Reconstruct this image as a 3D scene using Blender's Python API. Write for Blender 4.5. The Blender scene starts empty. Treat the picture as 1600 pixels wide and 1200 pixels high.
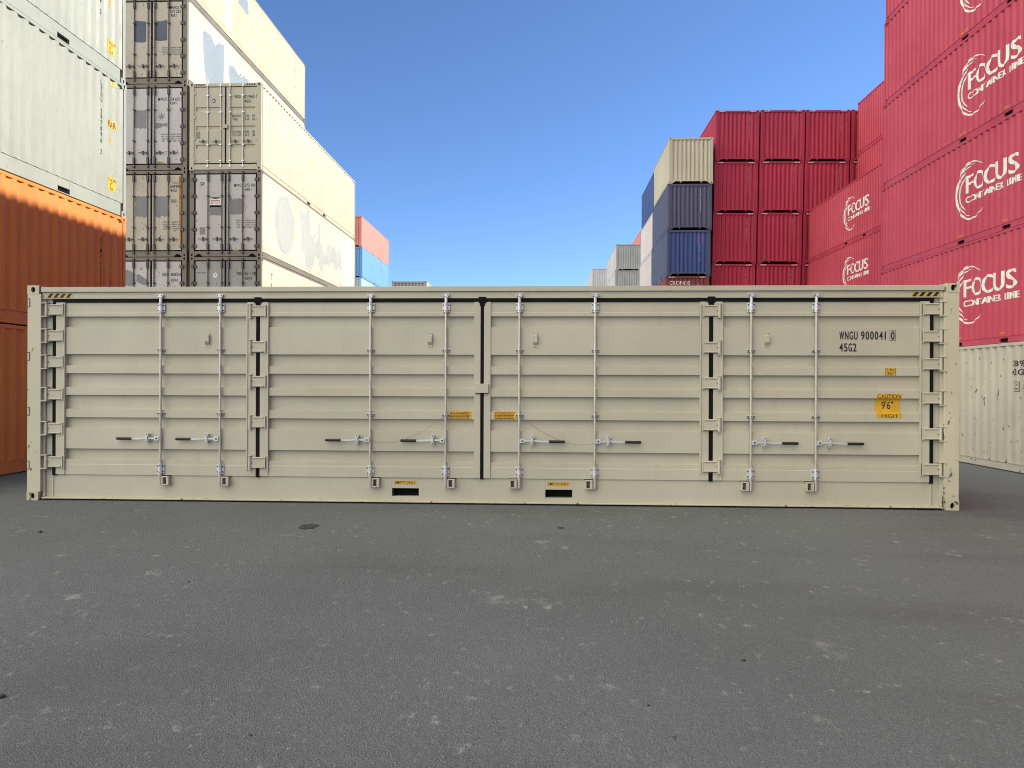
import bpy, bmesh, math, random
from mathutils import Vector, Matrix
R = math.radians
random.seed(7)
scene = bpy.context.scene
C = scene.collection

# ------------------------------------------------------------------ camera
cam_data = bpy.data.cameras.new('camera'); cam = bpy.data.objects.new('camera', cam_data); C.objects.link(cam)
cam_data.sensor_width = 36.0; cam_data.lens = 1170.0 / 1600.0 * 36.0
cam_data.clip_start = 0.1; cam_data.clip_end = 3000
cam.location = (0.876, -9.78, 1.59)
cam.matrix_world = (Matrix.Translation(cam.location) @ Matrix.Rotation(R(2.66), 4, 'Z') @ Matrix.Rotation(R(90), 4, 'X') @ Matrix.Rotation(0.0037, 4, 'Z'))
scene.camera = cam

# ------------------------------------------------------------------ sky, sun, exposure
SUN_EL, SUN_AZ = 28.8, 20.0          # azimuth measured from +X towards +Y
world = bpy.data.worlds.new('World'); scene.world = world; world.use_nodes = True
wn = world.node_tree.nodes; wl = world.node_tree.links; wn.clear()
sky = wn.new('ShaderNodeTexSky'); sky.sky_type = 'NISHITA'; sky.sun_disc = False
sky.sun_elevation = R(SUN_EL); sky.sun_rotation = R(90 - SUN_AZ)
sky.air_density = 0.62; sky.dust_density = 0.0; sky.ozone_density = 4.0; sky.altitude = 50
bgn = wn.new('ShaderNodeBackground'); bgn.inputs['Strength'].default_value = 0.10
wo = wn.new('ShaderNodeOutputWorld')
tint = wn.new('ShaderNodeMix'); tint.data_type = 'RGBA'; tint.blend_type = 'MULTIPLY'; tint.inputs[0].default_value = 1.0; tint.inputs[7].default_value = (1.0, 1.08, 1.17, 1)
wl.new(sky.outputs[0], tint.inputs[6])
# added, unseen cloud glow behind and left of the viewer, fills the shaded faces
wtc = wn.new('ShaderNodeTexCoord')
wcl = wn.new('ShaderNodeTexNoise'); wcl.inputs['Scale'].default_value = 2.2; wcl.inputs['Detail'].default_value = 6; wl.new(wtc.outputs['Generated'], wcl.inputs['Vector'])
wm1 = wn.new('ShaderNodeMapRange'); wm1.interpolation_type = 'SMOOTHSTEP'; wm1.inputs[1].default_value = 0.36; wm1.inputs[2].default_value = 0.86
wdt = wn.new('ShaderNodeVectorMath'); wdt.operation = 'DOT_PRODUCT'; wdt.inputs[1].default_value = (-0.65, -0.45, 0.61); wl.new(wtc.outputs['Generated'], wdt.inputs[0]); wl.new(wdt.outputs['Value'], wm1.inputs[0])
wm2 = wn.new('ShaderNodeMapRange'); wm2.inputs[1].default_value = 0.30; wm2.inputs[2].default_value = 0.60; wm2.inputs[3].default_value = 0.45; wl.new(wcl.outputs[0], wm2.inputs[0])
wmm = wn.new('ShaderNodeMath'); wmm.operation = 'MULTIPLY'; wl.new(wm1.outputs[0], wmm.inputs[0]); wl.new(wm2.outputs[0], wmm.inputs[1])
CLOUD_FILL = 17.3
cmx = wn.new('ShaderNodeMix'); cmx.data_type = 'RGBA'; cmx.inputs[7].default_value = (1.0 * CLOUD_FILL, 0.935 * CLOUD_FILL, 0.80 * CLOUD_FILL, 1)
wl.new(wmm.outputs[0], cmx.inputs[0]); wl.new(tint.outputs[2], cmx.inputs[6])
wl.new(cmx.outputs[2], bgn.inputs['Color']); wl.new(bgn.outputs[0], wo.inputs['Surface'])
sun_d = bpy.data.lights.new('sun', 'SUN'); sun_d.energy = 4.4; sun_d.angle = R(0.40); sun_d.color = (1.0, 0.93, 0.78)
sun = bpy.data.objects.new('sun', sun_d); C.objects.link(sun)
sd = Vector((math.cos(R(SUN_EL)) * math.cos(R(SUN_AZ)), math.cos(R(SUN_EL)) * math.sin(R(SUN_AZ)), math.sin(R(SUN_EL))))
sun.rotation_euler = sd.to_track_quat('Z', 'Y').to_euler(); sun.location = (30, 10, 40)
scene.view_settings.view_transform = 'Standard'; scene.view_settings.look = 'None'
scene.view_settings.exposure = 1.0; scene.view_settings.gamma = 1.0
try: scene.cycles.max_bounces = 8; scene.cycles.filter_width = 1.05
except Exception: pass

# ------------------------------------------------------------------ materials
def new_mat(name):
    m = bpy.data.materials.new(name); m.use_nodes = True
    return m, m.node_tree.nodes, m.node_tree.links, m.node_tree.nodes['Principled BSDF']

def mix(N, L, fac, a, b, blend='MIX'):
    n = N.new('ShaderNodeMix'); n.data_type = 'RGBA'; n.blend_type = blend
    for s, v in ((n.inputs[0], fac), (n.inputs[6], a), (n.inputs[7], b)):
        if hasattr(v, 'is_linked') or hasattr(v, 'links'): L.new(v, s)
        elif isinstance(v, (int, float)): s.default_value = v
        else: s.default_value = (v[0], v[1], v[2], 1)
    return n.outputs[2]

def ramp(N, L, src, p0, p1, v0=0.0, v1=1.0):
    r = N.new('ShaderNodeMapRange'); r.inputs[1].default_value = p0; r.inputs[2].default_value = p1
    r.inputs[3].default_value = v0; r.inputs[4].default_value = v1
    L.new(src, r.inputs[0]); return r.outputs[0]

def noise(N, L, vec, scale, detail=4.0, rough=0.55):
    n = N.new('ShaderNodeTexNoise'); n.inputs['Scale'].default_value = scale
    n.inputs['Detail'].default_value = detail; n.inputs['Roughness'].default_value = rough
    L.new(vec, n.inputs['Vector']); return n.outputs[0]

def scaled(N, L, vec, sx, sy, sz):
    m = N.new('ShaderNodeVectorMath'); m.operation = 'MULTIPLY'; m.inputs[1].default_value = (sx, sy, sz)
    L.new(vec, m.inputs[0]); return m.outputs[0]

def paint(name, col, rough=0.45, var=0.10, streak=0.10, rust=0.0, chips=0.0, grime=(0.16, 0.13, 0.08), grime_amt=0.12, spec=0.4, fade=None, bump=0.15, chip_t=0.695):
    """weathered painted steel: broad fading, vertical rain streaks, rust chips"""
    m, N, L, P = new_mat(name)
    pos = N.new('ShaderNodeNewGeometry').outputs['Position']
    big = noise(N, L, pos, 0.55, 5, 0.6)
    c2 = fade if fade else [min(1, x * 1.12) for x in col]
    c1 = [x * (1 - var) for x in col]
    c = mix(N, L, ramp(N, L, big, 0.3, 0.7), c1, c2)
    st = noise(N, L, scaled(N, L, pos, 5.0, 5.0, 0.35), 1.6, 5, 0.65)
    c = mix(N, L, ramp(N, L, st, 0.52, 0.75, 0, streak), c, [x * 0.45 for x in col])
    gr = noise(N, L, scaled(N, L, pos, 1.7, 1.7, 1.1), 1.3, 6, 0.7)
    c = mix(N, L, ramp(N, L, gr, 0.5, 0.78, 0, grime_amt), c, grime)
    if rust > 0:
        rn = noise(N, L, scaled(N, L, pos, 2.6, 2.6, 0.8), 2.2, 8, 0.72)
        c = mix(N, L, ramp(N, L, rn, 0.64, 0.72, 0, rust), c, (0.16, 0.055, 0.018))
    if chips > 0:
        cn = noise(N, L, scaled(N, L, pos, 6.0, 6.0, 3.2), 2.4, 3, 0.5)
        c = mix(N, L, ramp(N, L, cn, chip_t, chip_t + 0.02, 0, chips), c, (0.045, 0.030, 0.022))
    L.new(c, P.inputs['Base Color'])
    rr = noise(N, L, pos, 3.1, 4, 0.6)
    L.new(ramp(N, L, rr, 0.3, 0.7, rough - 0.08, rough + 0.12), P.inputs['Roughness'])
    P.inputs['Specular IOR Level'].default_value = spec
    bn = N.new('ShaderNodeBump'); bn.inputs['Strength'].default_value = bump; bn.inputs['Distance'].default_value = 0.02
    L.new(noise(N, L, scaled(N, L, pos, 1, 1, 0.6), 2.4, 3, 0.5), bn.inputs['Height'])
    L.new(bn.outputs[0], P.inputs['Normal'])
    return m

def flat(name, col, rough=0.6, metal=0.0, spec=0.4):
    m, N, L, P = new_mat(name)
    pos = N.new('ShaderNodeNewGeometry').outputs['Position']
    n = noise(N, L, pos, 9.0, 4, 0.6)
    L.new(mix(N, L, ramp(N, L, n, 0.3, 0.7), [x * 0.85 for x in col], [min(1, x * 1.1) for x in col]), P.inputs['Base Color'])
    P.inputs['Roughness'].default_value = rough; P.inputs['Metallic'].default_value = metal
    P.inputs['Specular IOR Level'].default_value = spec
    return m

M = {}
M['beige']   = paint('beige_paint', (0.435, 0.415, 0.32), 0.42, 0.06, 0.09, 0, 0.0, grime_amt=0.10, bump=0.28)
M['post']    = paint('scuffed_beige_paint', (0.485, 0.46, 0.335), 0.45, 0.08, 0.12, 0.35, 0.8, grime_amt=0.15, chip_t=0.655)
M['castbeige'] = paint('worn_beige_casting', (0.47, 0.44, 0.315), 0.5, 0.10, 0.15, 0.8, 0.9, grime_amt=0.35, chip_t=0.60)
M['white']   = paint('white_paint', (0.265, 0.295, 0.262), 0.42, 0.05, 0.10, 0.0, 0.25, grime_amt=0.10)
M['orange']  = paint('orange_paint', (0.66, 0.215, 0.046), 0.42, 0.08, 0.12, 0.0, 0.2, grime_amt=0.10)
M['pink']    = paint('red_fleet_paint_lit', (0.41, 0.046, 0.075), 0.45, 0.10, 0.06, 0, 0, fade=(0.44, 0.060, 0.092), spec=0.25, grime_amt=0.03)  # fleet paint lightened: light falling on the side faces is put into the colour
M['crimson'] = paint('red_fleet_paint_shaded', (0.31, 0.022, 0.05), 0.5, 0.10, 0.12, 0, 0, grime_amt=0.03, spec=0.25)  # same fleet paint darkened: shade on the container ends is in the colour
M['cream']   = paint('cream_paint', (0.42, 0.39, 0.285), 0.45, 0.05, 0.05, 0, 0.15, grime_amt=0.05)
M['reefer']  = paint('reefer_white', (0.5, 0.475, 0.37), 0.42, 0.10, 0.14, 0.55, 0.5, grime_amt=0.30, grime=(0.33, 0.25, 0.12), chip_t=0.68)
M['yellowed']= paint('yellowed_white', (0.47, 0.42, 0.285), 0.45, 0.12, 0.16, 0.55, 0.6, grime_amt=0.40, grime=(0.33, 0.24, 0.11), chip_t=0.67)
M['doorwhite']=paint('door_white', (0.43, 0.41, 0.39), 0.42, 0.08, 0.10, 0.25, 0.7, grime_amt=0.16, grime=(0.20, 0.155, 0.10), chip_t=0.685)
M['doordirty']=paint('dirty_door_white', (0.43, 0.385, 0.3), 0.45, 0.12, 0.20, 0.5, 0.8, grime_amt=0.30, grime=(0.20, 0.14, 0.07), chip_t=0.675)
M['doorgrey']= paint('grey_door_paint', (0.27, 0.27, 0.25), 0.45, 0.10, 0.15, 0.3, 0.5, grime_amt=0.30)
M['frame']   = paint('dirty_frame', (0.17, 0.148, 0.118), 0.5, 0.15, 0.25, 0.7, 0.7, grime_amt=0.5)
M['navy']    = paint('navy_paint', (0.06, 0.065, 0.115), 0.45, 0.10, 0.12, 0, 0.2, grime_amt=0.08)
M['blue']    = paint('blue_paint', (0.028, 0.06, 0.19), 0.45, 0.10, 0.12, 0, 0.2, grime_amt=0.06)
M['sky_blue']= paint('bright_blue_paint', (0.11, 0.28, 0.52), 0.45, 0.08, 0.08, 0, 0.1, grime_amt=0.05)
M['pale_blue']=paint('pale_blue_paint', (0.32, 0.45, 0.52), 0.45, 0.08, 0.08, 0, 0.1, grime_amt=0.05)
M['salmon']  = paint('faded_red_paint', (0.56, 0.19, 0.135), 0.45, 0.08, 0.08, 0, 0.1, grime_amt=0.05)
M['brown']   = paint('oxide_red_paint', (0.17, 0.035, 0.035), 0.5, 0.12, 0.15, 0.2, 0.2)
M['grey']    = paint('light_grey_paint', (0.33, 0.33, 0.32), 0.5, 0.12, 0.2, 0.35, 0.3, grime_amt=0.25)
M['pale']    = paint('pale_grey_paint', (0.48, 0.46, 0.45), 0.5, 0.10, 0.1, 0.1, 0.2)
M['pinkwhite']= paint('pinkish_white_paint', (0.52, 0.47, 0.475), 0.5, 0.08, 0.08, 0, 0.1, grime_amt=0.05)
M['oldwhite']= paint('old_white_paint', (0.48, 0.45, 0.365), 0.5, 0.10, 0.20, 0.85, 0.9, grime_amt=0.25, grime=(0.25, 0.20, 0.12), chip_t=0.665)
M['black']   = flat('black_rubber', (0.007, 0.007, 0.0075), 0.8, spec=0.12)
M['grip']    = flat('black_grip', (0.010, 0.010, 0.010), 0.5)
M['void']    = flat('recess_shade_black', (0.006, 0.006, 0.006), 0.9, spec=0.1)  # near-black colour stands in for the shade inside holes and slots
M['steel']   = flat('galvanised_steel', (0.60, 0.61, 0.62), 0.36, 0.35)
M['bar']     = flat('painted_bar', (0.50, 0.49, 0.44), 0.34, 0.45)
M['dullsteel']=flat('dull_steel', (0.075, 0.07, 0.065), 0.5, 0.3)
M['bolt']    = flat('dark_bolt', (0.05, 0.05, 0.05), 0.5, 0.4)
M['ink']     = flat('black_lettering', (0.014, 0.014, 0.014), 0.6)
M['fadedink']= flat('faded_lettering', (0.085, 0.08, 0.075), 0.6)
M['chalk']   = flat('white_lettering', (0.66, 0.645, 0.61), 0.55)
M['yellow']  = flat('yellow_sticker', (0.62, 0.36, 0.022), 0.5)
M['hazard']  = flat('hazard_yellow', (0.56, 0.37, 0.045), 0.5)
M['amber']   = flat('amber_lettering', (0.75, 0.30, 0.04), 0.5)
M['patchgrey']= paint('grey_overpaint', (0.17, 0.17, 0.175), 0.5, 0.06, 0.06, 0, 0)
M['patchblue']= paint('navy_overpaint', (0.055, 0.065, 0.10), 0.5, 0.06, 0.06, 0, 0)
M['patchpale']= paint('pale_grey_overpaint', (0.34, 0.35, 0.335), 0.5, 0.05, 0.08, 0, 0)
M['patchslate']= paint('slate_overpaint', (0.195, 0.24, 0.275), 0.5, 0.05, 0.08, 0, 0)
M['redink']  = flat('red_lettering', (0.45, 0.08, 0.06), 0.6)
M['blueink'] = flat('blue_sticker', (0.07, 0.075, 0.22), 0.6)
M['olive']   = flat('olive_sticker', (0.18, 0.18, 0.06), 0.6)
M['rustband']= paint('rust_streak', (0.38, 0.17, 0.03), 0.7, 0.25, 0.3, 0.6, 0)
M['plate']   = flat('tan_plate', (0.22, 0.19, 0.14), 0.6)
M['wire']    = flat('thin_wire', (0.20, 0.18, 0.13), 0.5, 0.4)
M['stone']   = flat('dark_stone', (0.05, 0.05, 0.045), 0.9)

def asphalt():
    m, N, L, P = new_mat('asphalt')
    pos = N.new('ShaderNodeNewGeometry').outputs['Position']
    c = mix(N, L, ramp(N, L, noise(N, L, pos, 0.35, 5, 0.6), 0.3, 0.7), (0.112, 0.127, 0.127), (0.148, 0.166, 0.166))
    # aggregate grain
    v = N.new('ShaderNodeTexVoronoi'); v.inputs['Scale'].default_value = 120; L.new(pos, v.inputs['Vector'])
    sep = N.new('ShaderNodeSeparateColor'); L.new(v.outputs['Color'], sep.inputs[0])
    c = mix(N, L, ramp(N, L, sep.outputs[0], 0.0, 1.0, 0, 0.45), c, (0.045, 0.047, 0.048))
    c = mix(N, L, ramp(N, L, sep.outputs[1], 0.86, 1.0, 0, 0.24), c, (0.40, 0.405, 0.40))
    # long tyre-swept darker and paler bands
    bands = noise(N, L, scaled(N, L, pos, 0.25, 1.1, 1), 0.9, 4, 0.55)
    c = mix(N, L, ramp(N, L, bands, 0.52, 0.72, 0, 0.40), c, (0.068, 0.070, 0.070))
    # chalky scuffs of many sizes, gathered in loose patches
    where = ramp(N, L, noise(N, L, pos, 0.5, 3, 0.5), 0.35, 0.62, 0.35, 1.0)
    grain = ramp(N, L, noise(N, L, pos, 34, 5, 0.7), 0.36, 0.60, 0.15, 1.0)
    wg = N.new('ShaderNodeMath'); wg.operation = 'MULTIPLY'; L.new(where, wg.inputs[0]); L.new(grain, wg.inputs[1])
    for sc, lo, hi, amt, seed in ((1.9, 0.655, 0.765, 0.50, 3.1), (4.6, 0.64, 0.735, 0.60, 9.7), (9.0, 0.625, 0.715, 0.60, 17.3)):
        off = N.new('ShaderNodeVectorMath'); off.operation = 'ADD'; off.inputs[1].default_value = (seed, seed * 1.7, seed * 0.3); L.new(scaled(N, L, pos, 1.35, 0.8, 1.0), off.inputs[0])
        f = ramp(N, L, noise(N, L, off.outputs[0], sc, 5, 0.62), lo, hi, 0, amt)
        fm = N.new('ShaderNodeMath'); fm.operation = 'MULTIPLY'; L.new(f, fm.inputs[0]); L.new(wg.outputs[0], fm.inputs[1])
        c = mix(N, L, fm.outputs[0], c, (0.50, 0.50, 0.475))
    # small dark drips
    dk = noise(N, L, pos, 5.5, 2, 0.4)
    c = mix(N, L, ramp(N, L, dk, 0.80, 0.82, 0, 0.7), c, (0.018, 0.018, 0.018))
    L.new(c, P.inputs['Base Color'])
    P.inputs['Roughness'].default_value = 0.82; P.inputs['Specular IOR Level'].default_value = 0.35
    b1 = N.new('ShaderNodeBump'); b1.inputs['Strength'].default_value = 0.9; b1.inputs['Distance'].default_value = 0.006
    L.new(v.outputs['Distance'], b1.inputs['Height'])
    b2 = N.new('ShaderNodeBump'); b2.inputs['Strength'].default_value = 0.6; b2.inputs['Distance'].default_value = 0.02
    L.new(noise(N, L, pos, 14, 6, 0.7), b2.inputs['Height']); L.new(b1.outputs[0], b2.inputs['Normal'])
    L.new(b2.outputs[0], P.inputs['Normal'])
    return m
M['asphalt'] = asphalt()
M['oil'] = flat('oil_stain', (0.022, 0.022, 0.021), 0.55)

# ------------------------------------------------------------------ mesh builder
class MB:
    def __init__(s): s.v = []; s.f = []; s.mi = []; s.mats = []
    def mat(s, m):
        if m not in s.mats: s.mats.append(m)
        return s.mats.index(m)
    def poly(s, pts, m):
        b = len(s.v); s.v += [tuple(p) for p in pts]; s.f.append(tuple(range(b, b + len(pts)))); s.mi.append(s.mat(m))
    def box(s, x0, x1, y0, y1, z0, z1, m):
        b = len(s.v); i = s.mat(m)
        s.v += [(x0,y0,z0),(x1,y0,z0),(x1,y1,z0),(x0,y1,z0),(x0,y0,z1),(x1,y0,z1),(x1,y1,z1),(x0,y1,z1)]
        for q in ((0,3,2,1),(4,5,6,7),(0,1,5,4),(1,2,6,5),(2,3,7,6),(3,0,4,7)):
            s.f.append(tuple(b + k for k in q)); s.mi.append(i)
    def cyl(s, p0, p1, r, m, n=10, r1=None):
        p0 = Vector(p0); p1 = Vector(p1); d = (p1 - p0).normalized(); r1 = r if r1 is None else r1
        a = d.orthogonal().normalized(); c = d.cross(a); b = len(s.v); i = s.mat(m)
        for p, rr in ((p0, r), (p1, r1)):
            for k in range(n):
                t = 2 * math.pi * k / n; s.v.append(tuple(p + a * rr * math.cos(t) + c * rr * math.sin(t)))
        for k in range(n): s.f.append((b + k, b + (k + 1) % n, b + n + (k + 1) % n, b + n + k)); s.mi.append(i)
        s.f.append(tuple(b + k for k in reversed(range(n)))); s.mi.append(i)
        s.f.append(tuple(b + n + k for k in range(n))); s.mi.append(i)
    def tube(s, pts, r, m, n=6):
        for a, b in zip(pts[:-1], pts[1:]): s.cyl(a, b, r, m, n)
    def prism_y(s, pts, y0, y1, m):          # outline in x,z pushed along y
        n = len(pts); b = len(s.v); i = s.mat(m)
        s.v += [(x, y0, z) for x, z in pts] + [(x, y1, z) for x, z in pts]
        s.f.append(tuple(b + k for k in range(n))); s.f.append(tuple(b + n + k for k in reversed(range(n)))); s.mi += [i, i]
        for k in range(n): s.f.append((b + k, b + n + k, b + n + (k + 1) % n, b + (k + 1) % n)); s.mi.append(i)
    def prism_x(s, pts, x0, x1, m):          # outline in y,z pushed along x
        n = len(pts); b = len(s.v); i = s.mat(m)
        s.v += [(x0, y, z) for y, z in pts] + [(x1, y, z) for y, z in pts]
        s.f.append(tuple(b + k for k in range(n))); s.f.append(tuple(b + n + k for k in reversed(range(n)))); s.mi += [i, i]
        for k in range(n): s.f.append((b + k, b + n + k, b + n + (k + 1) % n, b + (k + 1) % n)); s.mi.append(i)
    def disc(s, c, ax, r, m, n=12, ry=None):  # flat oval facing along axis ax ('x','-x','-y','y')
        ry = ry or r; pts = []
        for k in range(n):
            t = 2 * math.pi * k / n; u, w = r * math.cos(t), ry * math.sin(t)
            pts.append((c[0] + u, c[1], c[2] + w) if 'y' in ax else (c[0], c[1] + u, c[2] + w))
        s.poly(pts, m)
    def mesh(s, name):
        me = bpy.data.meshes.new(name); me.from_pydata(s.v, [], s.f)
        for m in s.mats: me.materials.append(M[m])
        for p, i in zip(me.polygons, s.mi): p.material_index = i
        me.update(); return me
    def build(s, name, parent=None, bevel=0.0, normals=True):
        me = s.mesh(name)
        if normals:
            bm = bmesh.new(); bm.from_mesh(me); bmesh.ops.recalc_face_normals(bm, faces=bm.faces); bm.to_mesh(me); bm.free()
        o = bpy.data.objects.new(name, me); C.objects.link(o)
        if parent: o.parent = parent
        if bevel:
            b = o.modifiers.new('bevel', 'BEVEL'); b.width = bevel; b.segments = 2; b.limit_method = 'ANGLE'; b.angle_limit = R(40)
        return o

def thing(name, label=None, cat=None, group=None, loc=(0, 0, 0)):
    o = bpy.data.objects.new(name, None); C.objects.link(o); o.location = loc; o.empty_display_size = 0.3
    tag(o, label, cat, group); return o
def tag(o, label=None, cat=None, group=None, kind=None):
    if label: o['label'] = label
    if cat: o['category'] = cat
    if group: o['group'] = group
    if kind: o['kind'] = kind
    return o
def copy_tree(o, parent=None):
    c = o.copy(); C.objects.link(c)
    if parent: c.parent = parent
    for ch in list(o.children): copy_tree(ch, c)
    return c

# ------------------------------------------------------------------ lettering (built-in font turned into mesh)
_cap = None; _tc = {}
def text2d(t):
    """outline of a line of text as flat polygons, cap height 1, starting at x = 0"""
    global _cap
    if t in _tc: return _tc[t]
    def raw(tt):
        cu = bpy.data.curves.new('lettering', 'FONT'); cu.body = tt; cu.resolution_u = 3; cu.offset = 0.005; cu.fill_mode = 'FRONT'
        o = bpy.data.objects.new('lettering', cu); C.objects.link(o)
        dg = bpy.context.evaluated_depsgraph_get(); me = bpy.data.meshes.new_from_object(o.evaluated_get(dg))
        v = [(p.co.x, p.co.y) for p in me.vertices]; f = [tuple(p.vertices) for p in me.polygons]
        bpy.data.objects.remove(o); bpy.data.curves.remove(cu); bpy.data.meshes.remove(me); return v, f
    if _cap is None:
        v, f = raw('H'); _cap = max(p[1] for p in v)
    v, f = raw(t); x0 = min(p[0] for p in v); s = 1 / _cap
    r = ([((x - x0) * s, y * s) for x, y in v], f); _tc[t] = r; return r

class Deco:
    """flat artwork in u,v (metres) that is then laid onto a surface"""
    def __init__(s): s.v = []; s.f = []; s.mi = []; s.mats = []; s.lay = []
    def add(s, pts, faces, m, lay=0):
        b = len(s.v); s.v += list(pts); s.lay += [lay] * len(pts)
        if m not in s.mats: s.mats.append(m)
        for f in faces: s.f.append(tuple(b + k for k in f)); s.mi.append(s.mats.index(m))
    def text(s, t, u, v, h, m='ink', w=None, ws=0.75, lay=1, bold=0):
        p, f = text2d(t); mx = max(a for a, b in p)
        k = (w / mx) if w else h * ws
        s.add([(u + a * k, v + b * h) for a, b in p], f, m, lay)
    def vtext(s, t, u, v, h, m='ink', pitch=1.35, ws=0.75, lay=1):   # letters stacked downwards, top at v
        for i, ch in enumerate(t):
            if ch == ' ': continue
            p, f = text2d(ch); s.add([(u + a * h * ws, v - h - i * h * pitch + b * h) for a, b in p], f, m, lay)
    def mono(s, t, u, v, h, cw, gap, m='ink', lay=1):      # condensed lettering: every glyph drawn to its own fixed width
        for ch in t:
            p, f = text2d(ch); mx = max(a for a, b in p); w = cw * (1.28 if ch in 'WM' else 0.40 if ch in '1I' else 1.0)
            if ch == '1': u += 0.009
            for j in ((0.0,) if ch == '1' else (-0.0016, 0.0016)): s.add([(u + a * w / mx + j, v + b * h) for a, b in p], f, m, lay + j * 60)
            u += w + gap
    def rect(s, u0, u1, v0, v1, m, lay=0): s.add([(u0, v0), (u1, v0), (u1, v1), (u0, v1)], [(0, 1, 2, 3)], m, lay)
    def poly(s, pts, m, lay=0): s.add(pts, [tuple(range(len(pts)))], m, lay)
    def band(s, pts, ws, m, lay=0):          # ribbon of varying width along a polyline
        L_, R_ = [], []
        for i, p in enumerate(pts):
            a = Vector(pts[max(0, i - 1)]); b = Vector(pts[min(len(pts) - 1, i + 1)]); d = (b - a).normalized(); n = Vector((-d.y, d.x)) * ws[i] / 2
            L_.append((p[0] + n.x, p[1] + n.y)); R_.append((p[0] - n.x, p[1] - n.y))
        k = len(pts); s.add(L_ + R_, [(i, i + 1, k + i + 1, k + i) for i in range(k - 1)], m, lay)
    def build(s, name, parent, fn, ub=(), vb=()):
        bm = bmesh.new(); ly = bm.verts.layers.float.new('lay'); vs = []
        for (u, v), l in zip(s.v, s.lay):
            q = bm.verts.new((u, v, 0)); q[ly] = l; vs.append(q)
        for f, i in zip(s.f, s.mi):
            try: fc = bm.faces.new([vs[k] for k in f]); fc.material_index = i
            except ValueError: pass
        umin = min(p[0] for p in s.v); umax = max(p[0] for p in s.v); vmin = min(p[1] for p in s.v); vmax = max(p[1] for p in s.v)
        for u in ub:
            if umin < u < umax: bmesh.ops.bisect_plane(bm, geom=bm.verts[:] + bm.edges[:] + bm.faces[:], plane_co=(u, 0, 0), plane_no=(1, 0, 0), dist=1e-5)
        for v in vb:
            if vmin < v < vmax: bmesh.ops.bisect_plane(bm, geom=bm.verts[:] + bm.edges[:] + bm.faces[:], plane_co=(0, v, 0), plane_no=(0, 1, 0), dist=1e-5)
        for q in bm.verts: q.co = Vector(fn(q.co.x, q.co.y, 0.003 + 0.0022 * q[ly]))
        me = bpy.data.meshes.new(name); bm.to_mesh(me); bm.free()
        for m in s.mats: me.materials.append(M[m])
        o = bpy.data.objects.new(name, me); C.objects.link(o); o.parent = parent
        return o

def ragged(u0, u1, v0, v1, rnd, top=0.03, bot=0.10, side=0.01, n=14):
    p = []
    for i in range(n): p.append((u0 + (u1 - u0) * i / (n - 1), v0 + rnd.uniform(-bot, bot * 0.4)))
    for i in range(1, 5): p.append((u1 + rnd.uniform(-side, side), v0 + (v1 - v0) * i / 5))
    for i in range(n): p.append((u1 + (u0 - u1) * i / (n - 1), v1 + rnd.uniform(-top, top * 0.6)))
    for i in range(1, 5): p.append((u0 + rnd.uniform(-side, side), v1 + (v0 - v1) * i / 5))
    return p
def roughen(d, rnd, step=0.12, amp=0.045):      # break the outline of worn overpaint into small vertical brush ends
    o = Deco()
    for f, i in zip(d.f, d.mi):
        p = [d.v[k] for k in f]; q = []
        for a, b in zip(p, p[1:] + p[:1]):
            n = max(1, int(math.hypot(b[0] - a[0], b[1] - a[1]) / step))
            for t in range(n): q.append((a[0] + (b[0] - a[0]) * t / n + rnd.uniform(-amp, amp) * 0.5, a[1] + (b[1] - a[1]) * t / n + rnd.uniform(-amp, amp)))
        o.poly(q, d.mats[i], d.lay[f[0]])
    return o
def blob(cu, cv, ru, rv, rnd, n=30, j=0.06):
    return [(cu + ru * math.cos(2 * math.pi * k / n) * (1 + rnd.uniform(-j, j)), cv + rv * math.sin(2 * math.pi * k / n) * (1 + rnd.uniform(-j, j))) for k in range(n)]

# ------------------------------------------------------------------ container parts
W = 2.438; HX = W / 2
def profile(u0, u1, depth, pitch, flat_o=0.26, slope=0.245):
    """corrugation outline: list of (u, inset)"""
    n = max(1, round((u1 - u0) / pitch)); p = (u1 - u0) / n; out = []
    for i in range(n):
        a = u0 + i * p
        out += [(a, 0.0), (a + p * flat_o, 0.0), (a + p * (flat_o + slope), depth), (a + p * (1 - slope), depth)]
    out.append((u1, 0.0)); return out
def inset(prof, u):
    if u <= prof[0][0]: return prof[0][1]
    for (a, da), (b, db) in zip(prof[:-1], prof[1:]):
        if a <= u <= b: return da + (db - da) * (u - a) / (b - a) if b > a else da
    return prof[-1][1]
def wall_x(mb, prof, x, sgn, z0, z1, m):     # corrugated sheet in a plane facing +-X
    for (a, da), (b, db) in zip(prof[:-1], prof[1:]):
        mb.poly([(x - sgn * da, a, z0), (x - sgn * db, b, z0), (x - sgn * db, b, z1), (x - sgn * da, a, z1)], m)
def wall_y(mb, prof, y, sgn, z0, z1, m):
    for (a, da), (b, db) in zip(prof[:-1], prof[1:]):
        mb.poly([(a, y - sgn * da, z0), (b, y - sgn * db, z0), (b, y - sgn * db, z1), (a, y - sgn * da, z1)], m)

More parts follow.
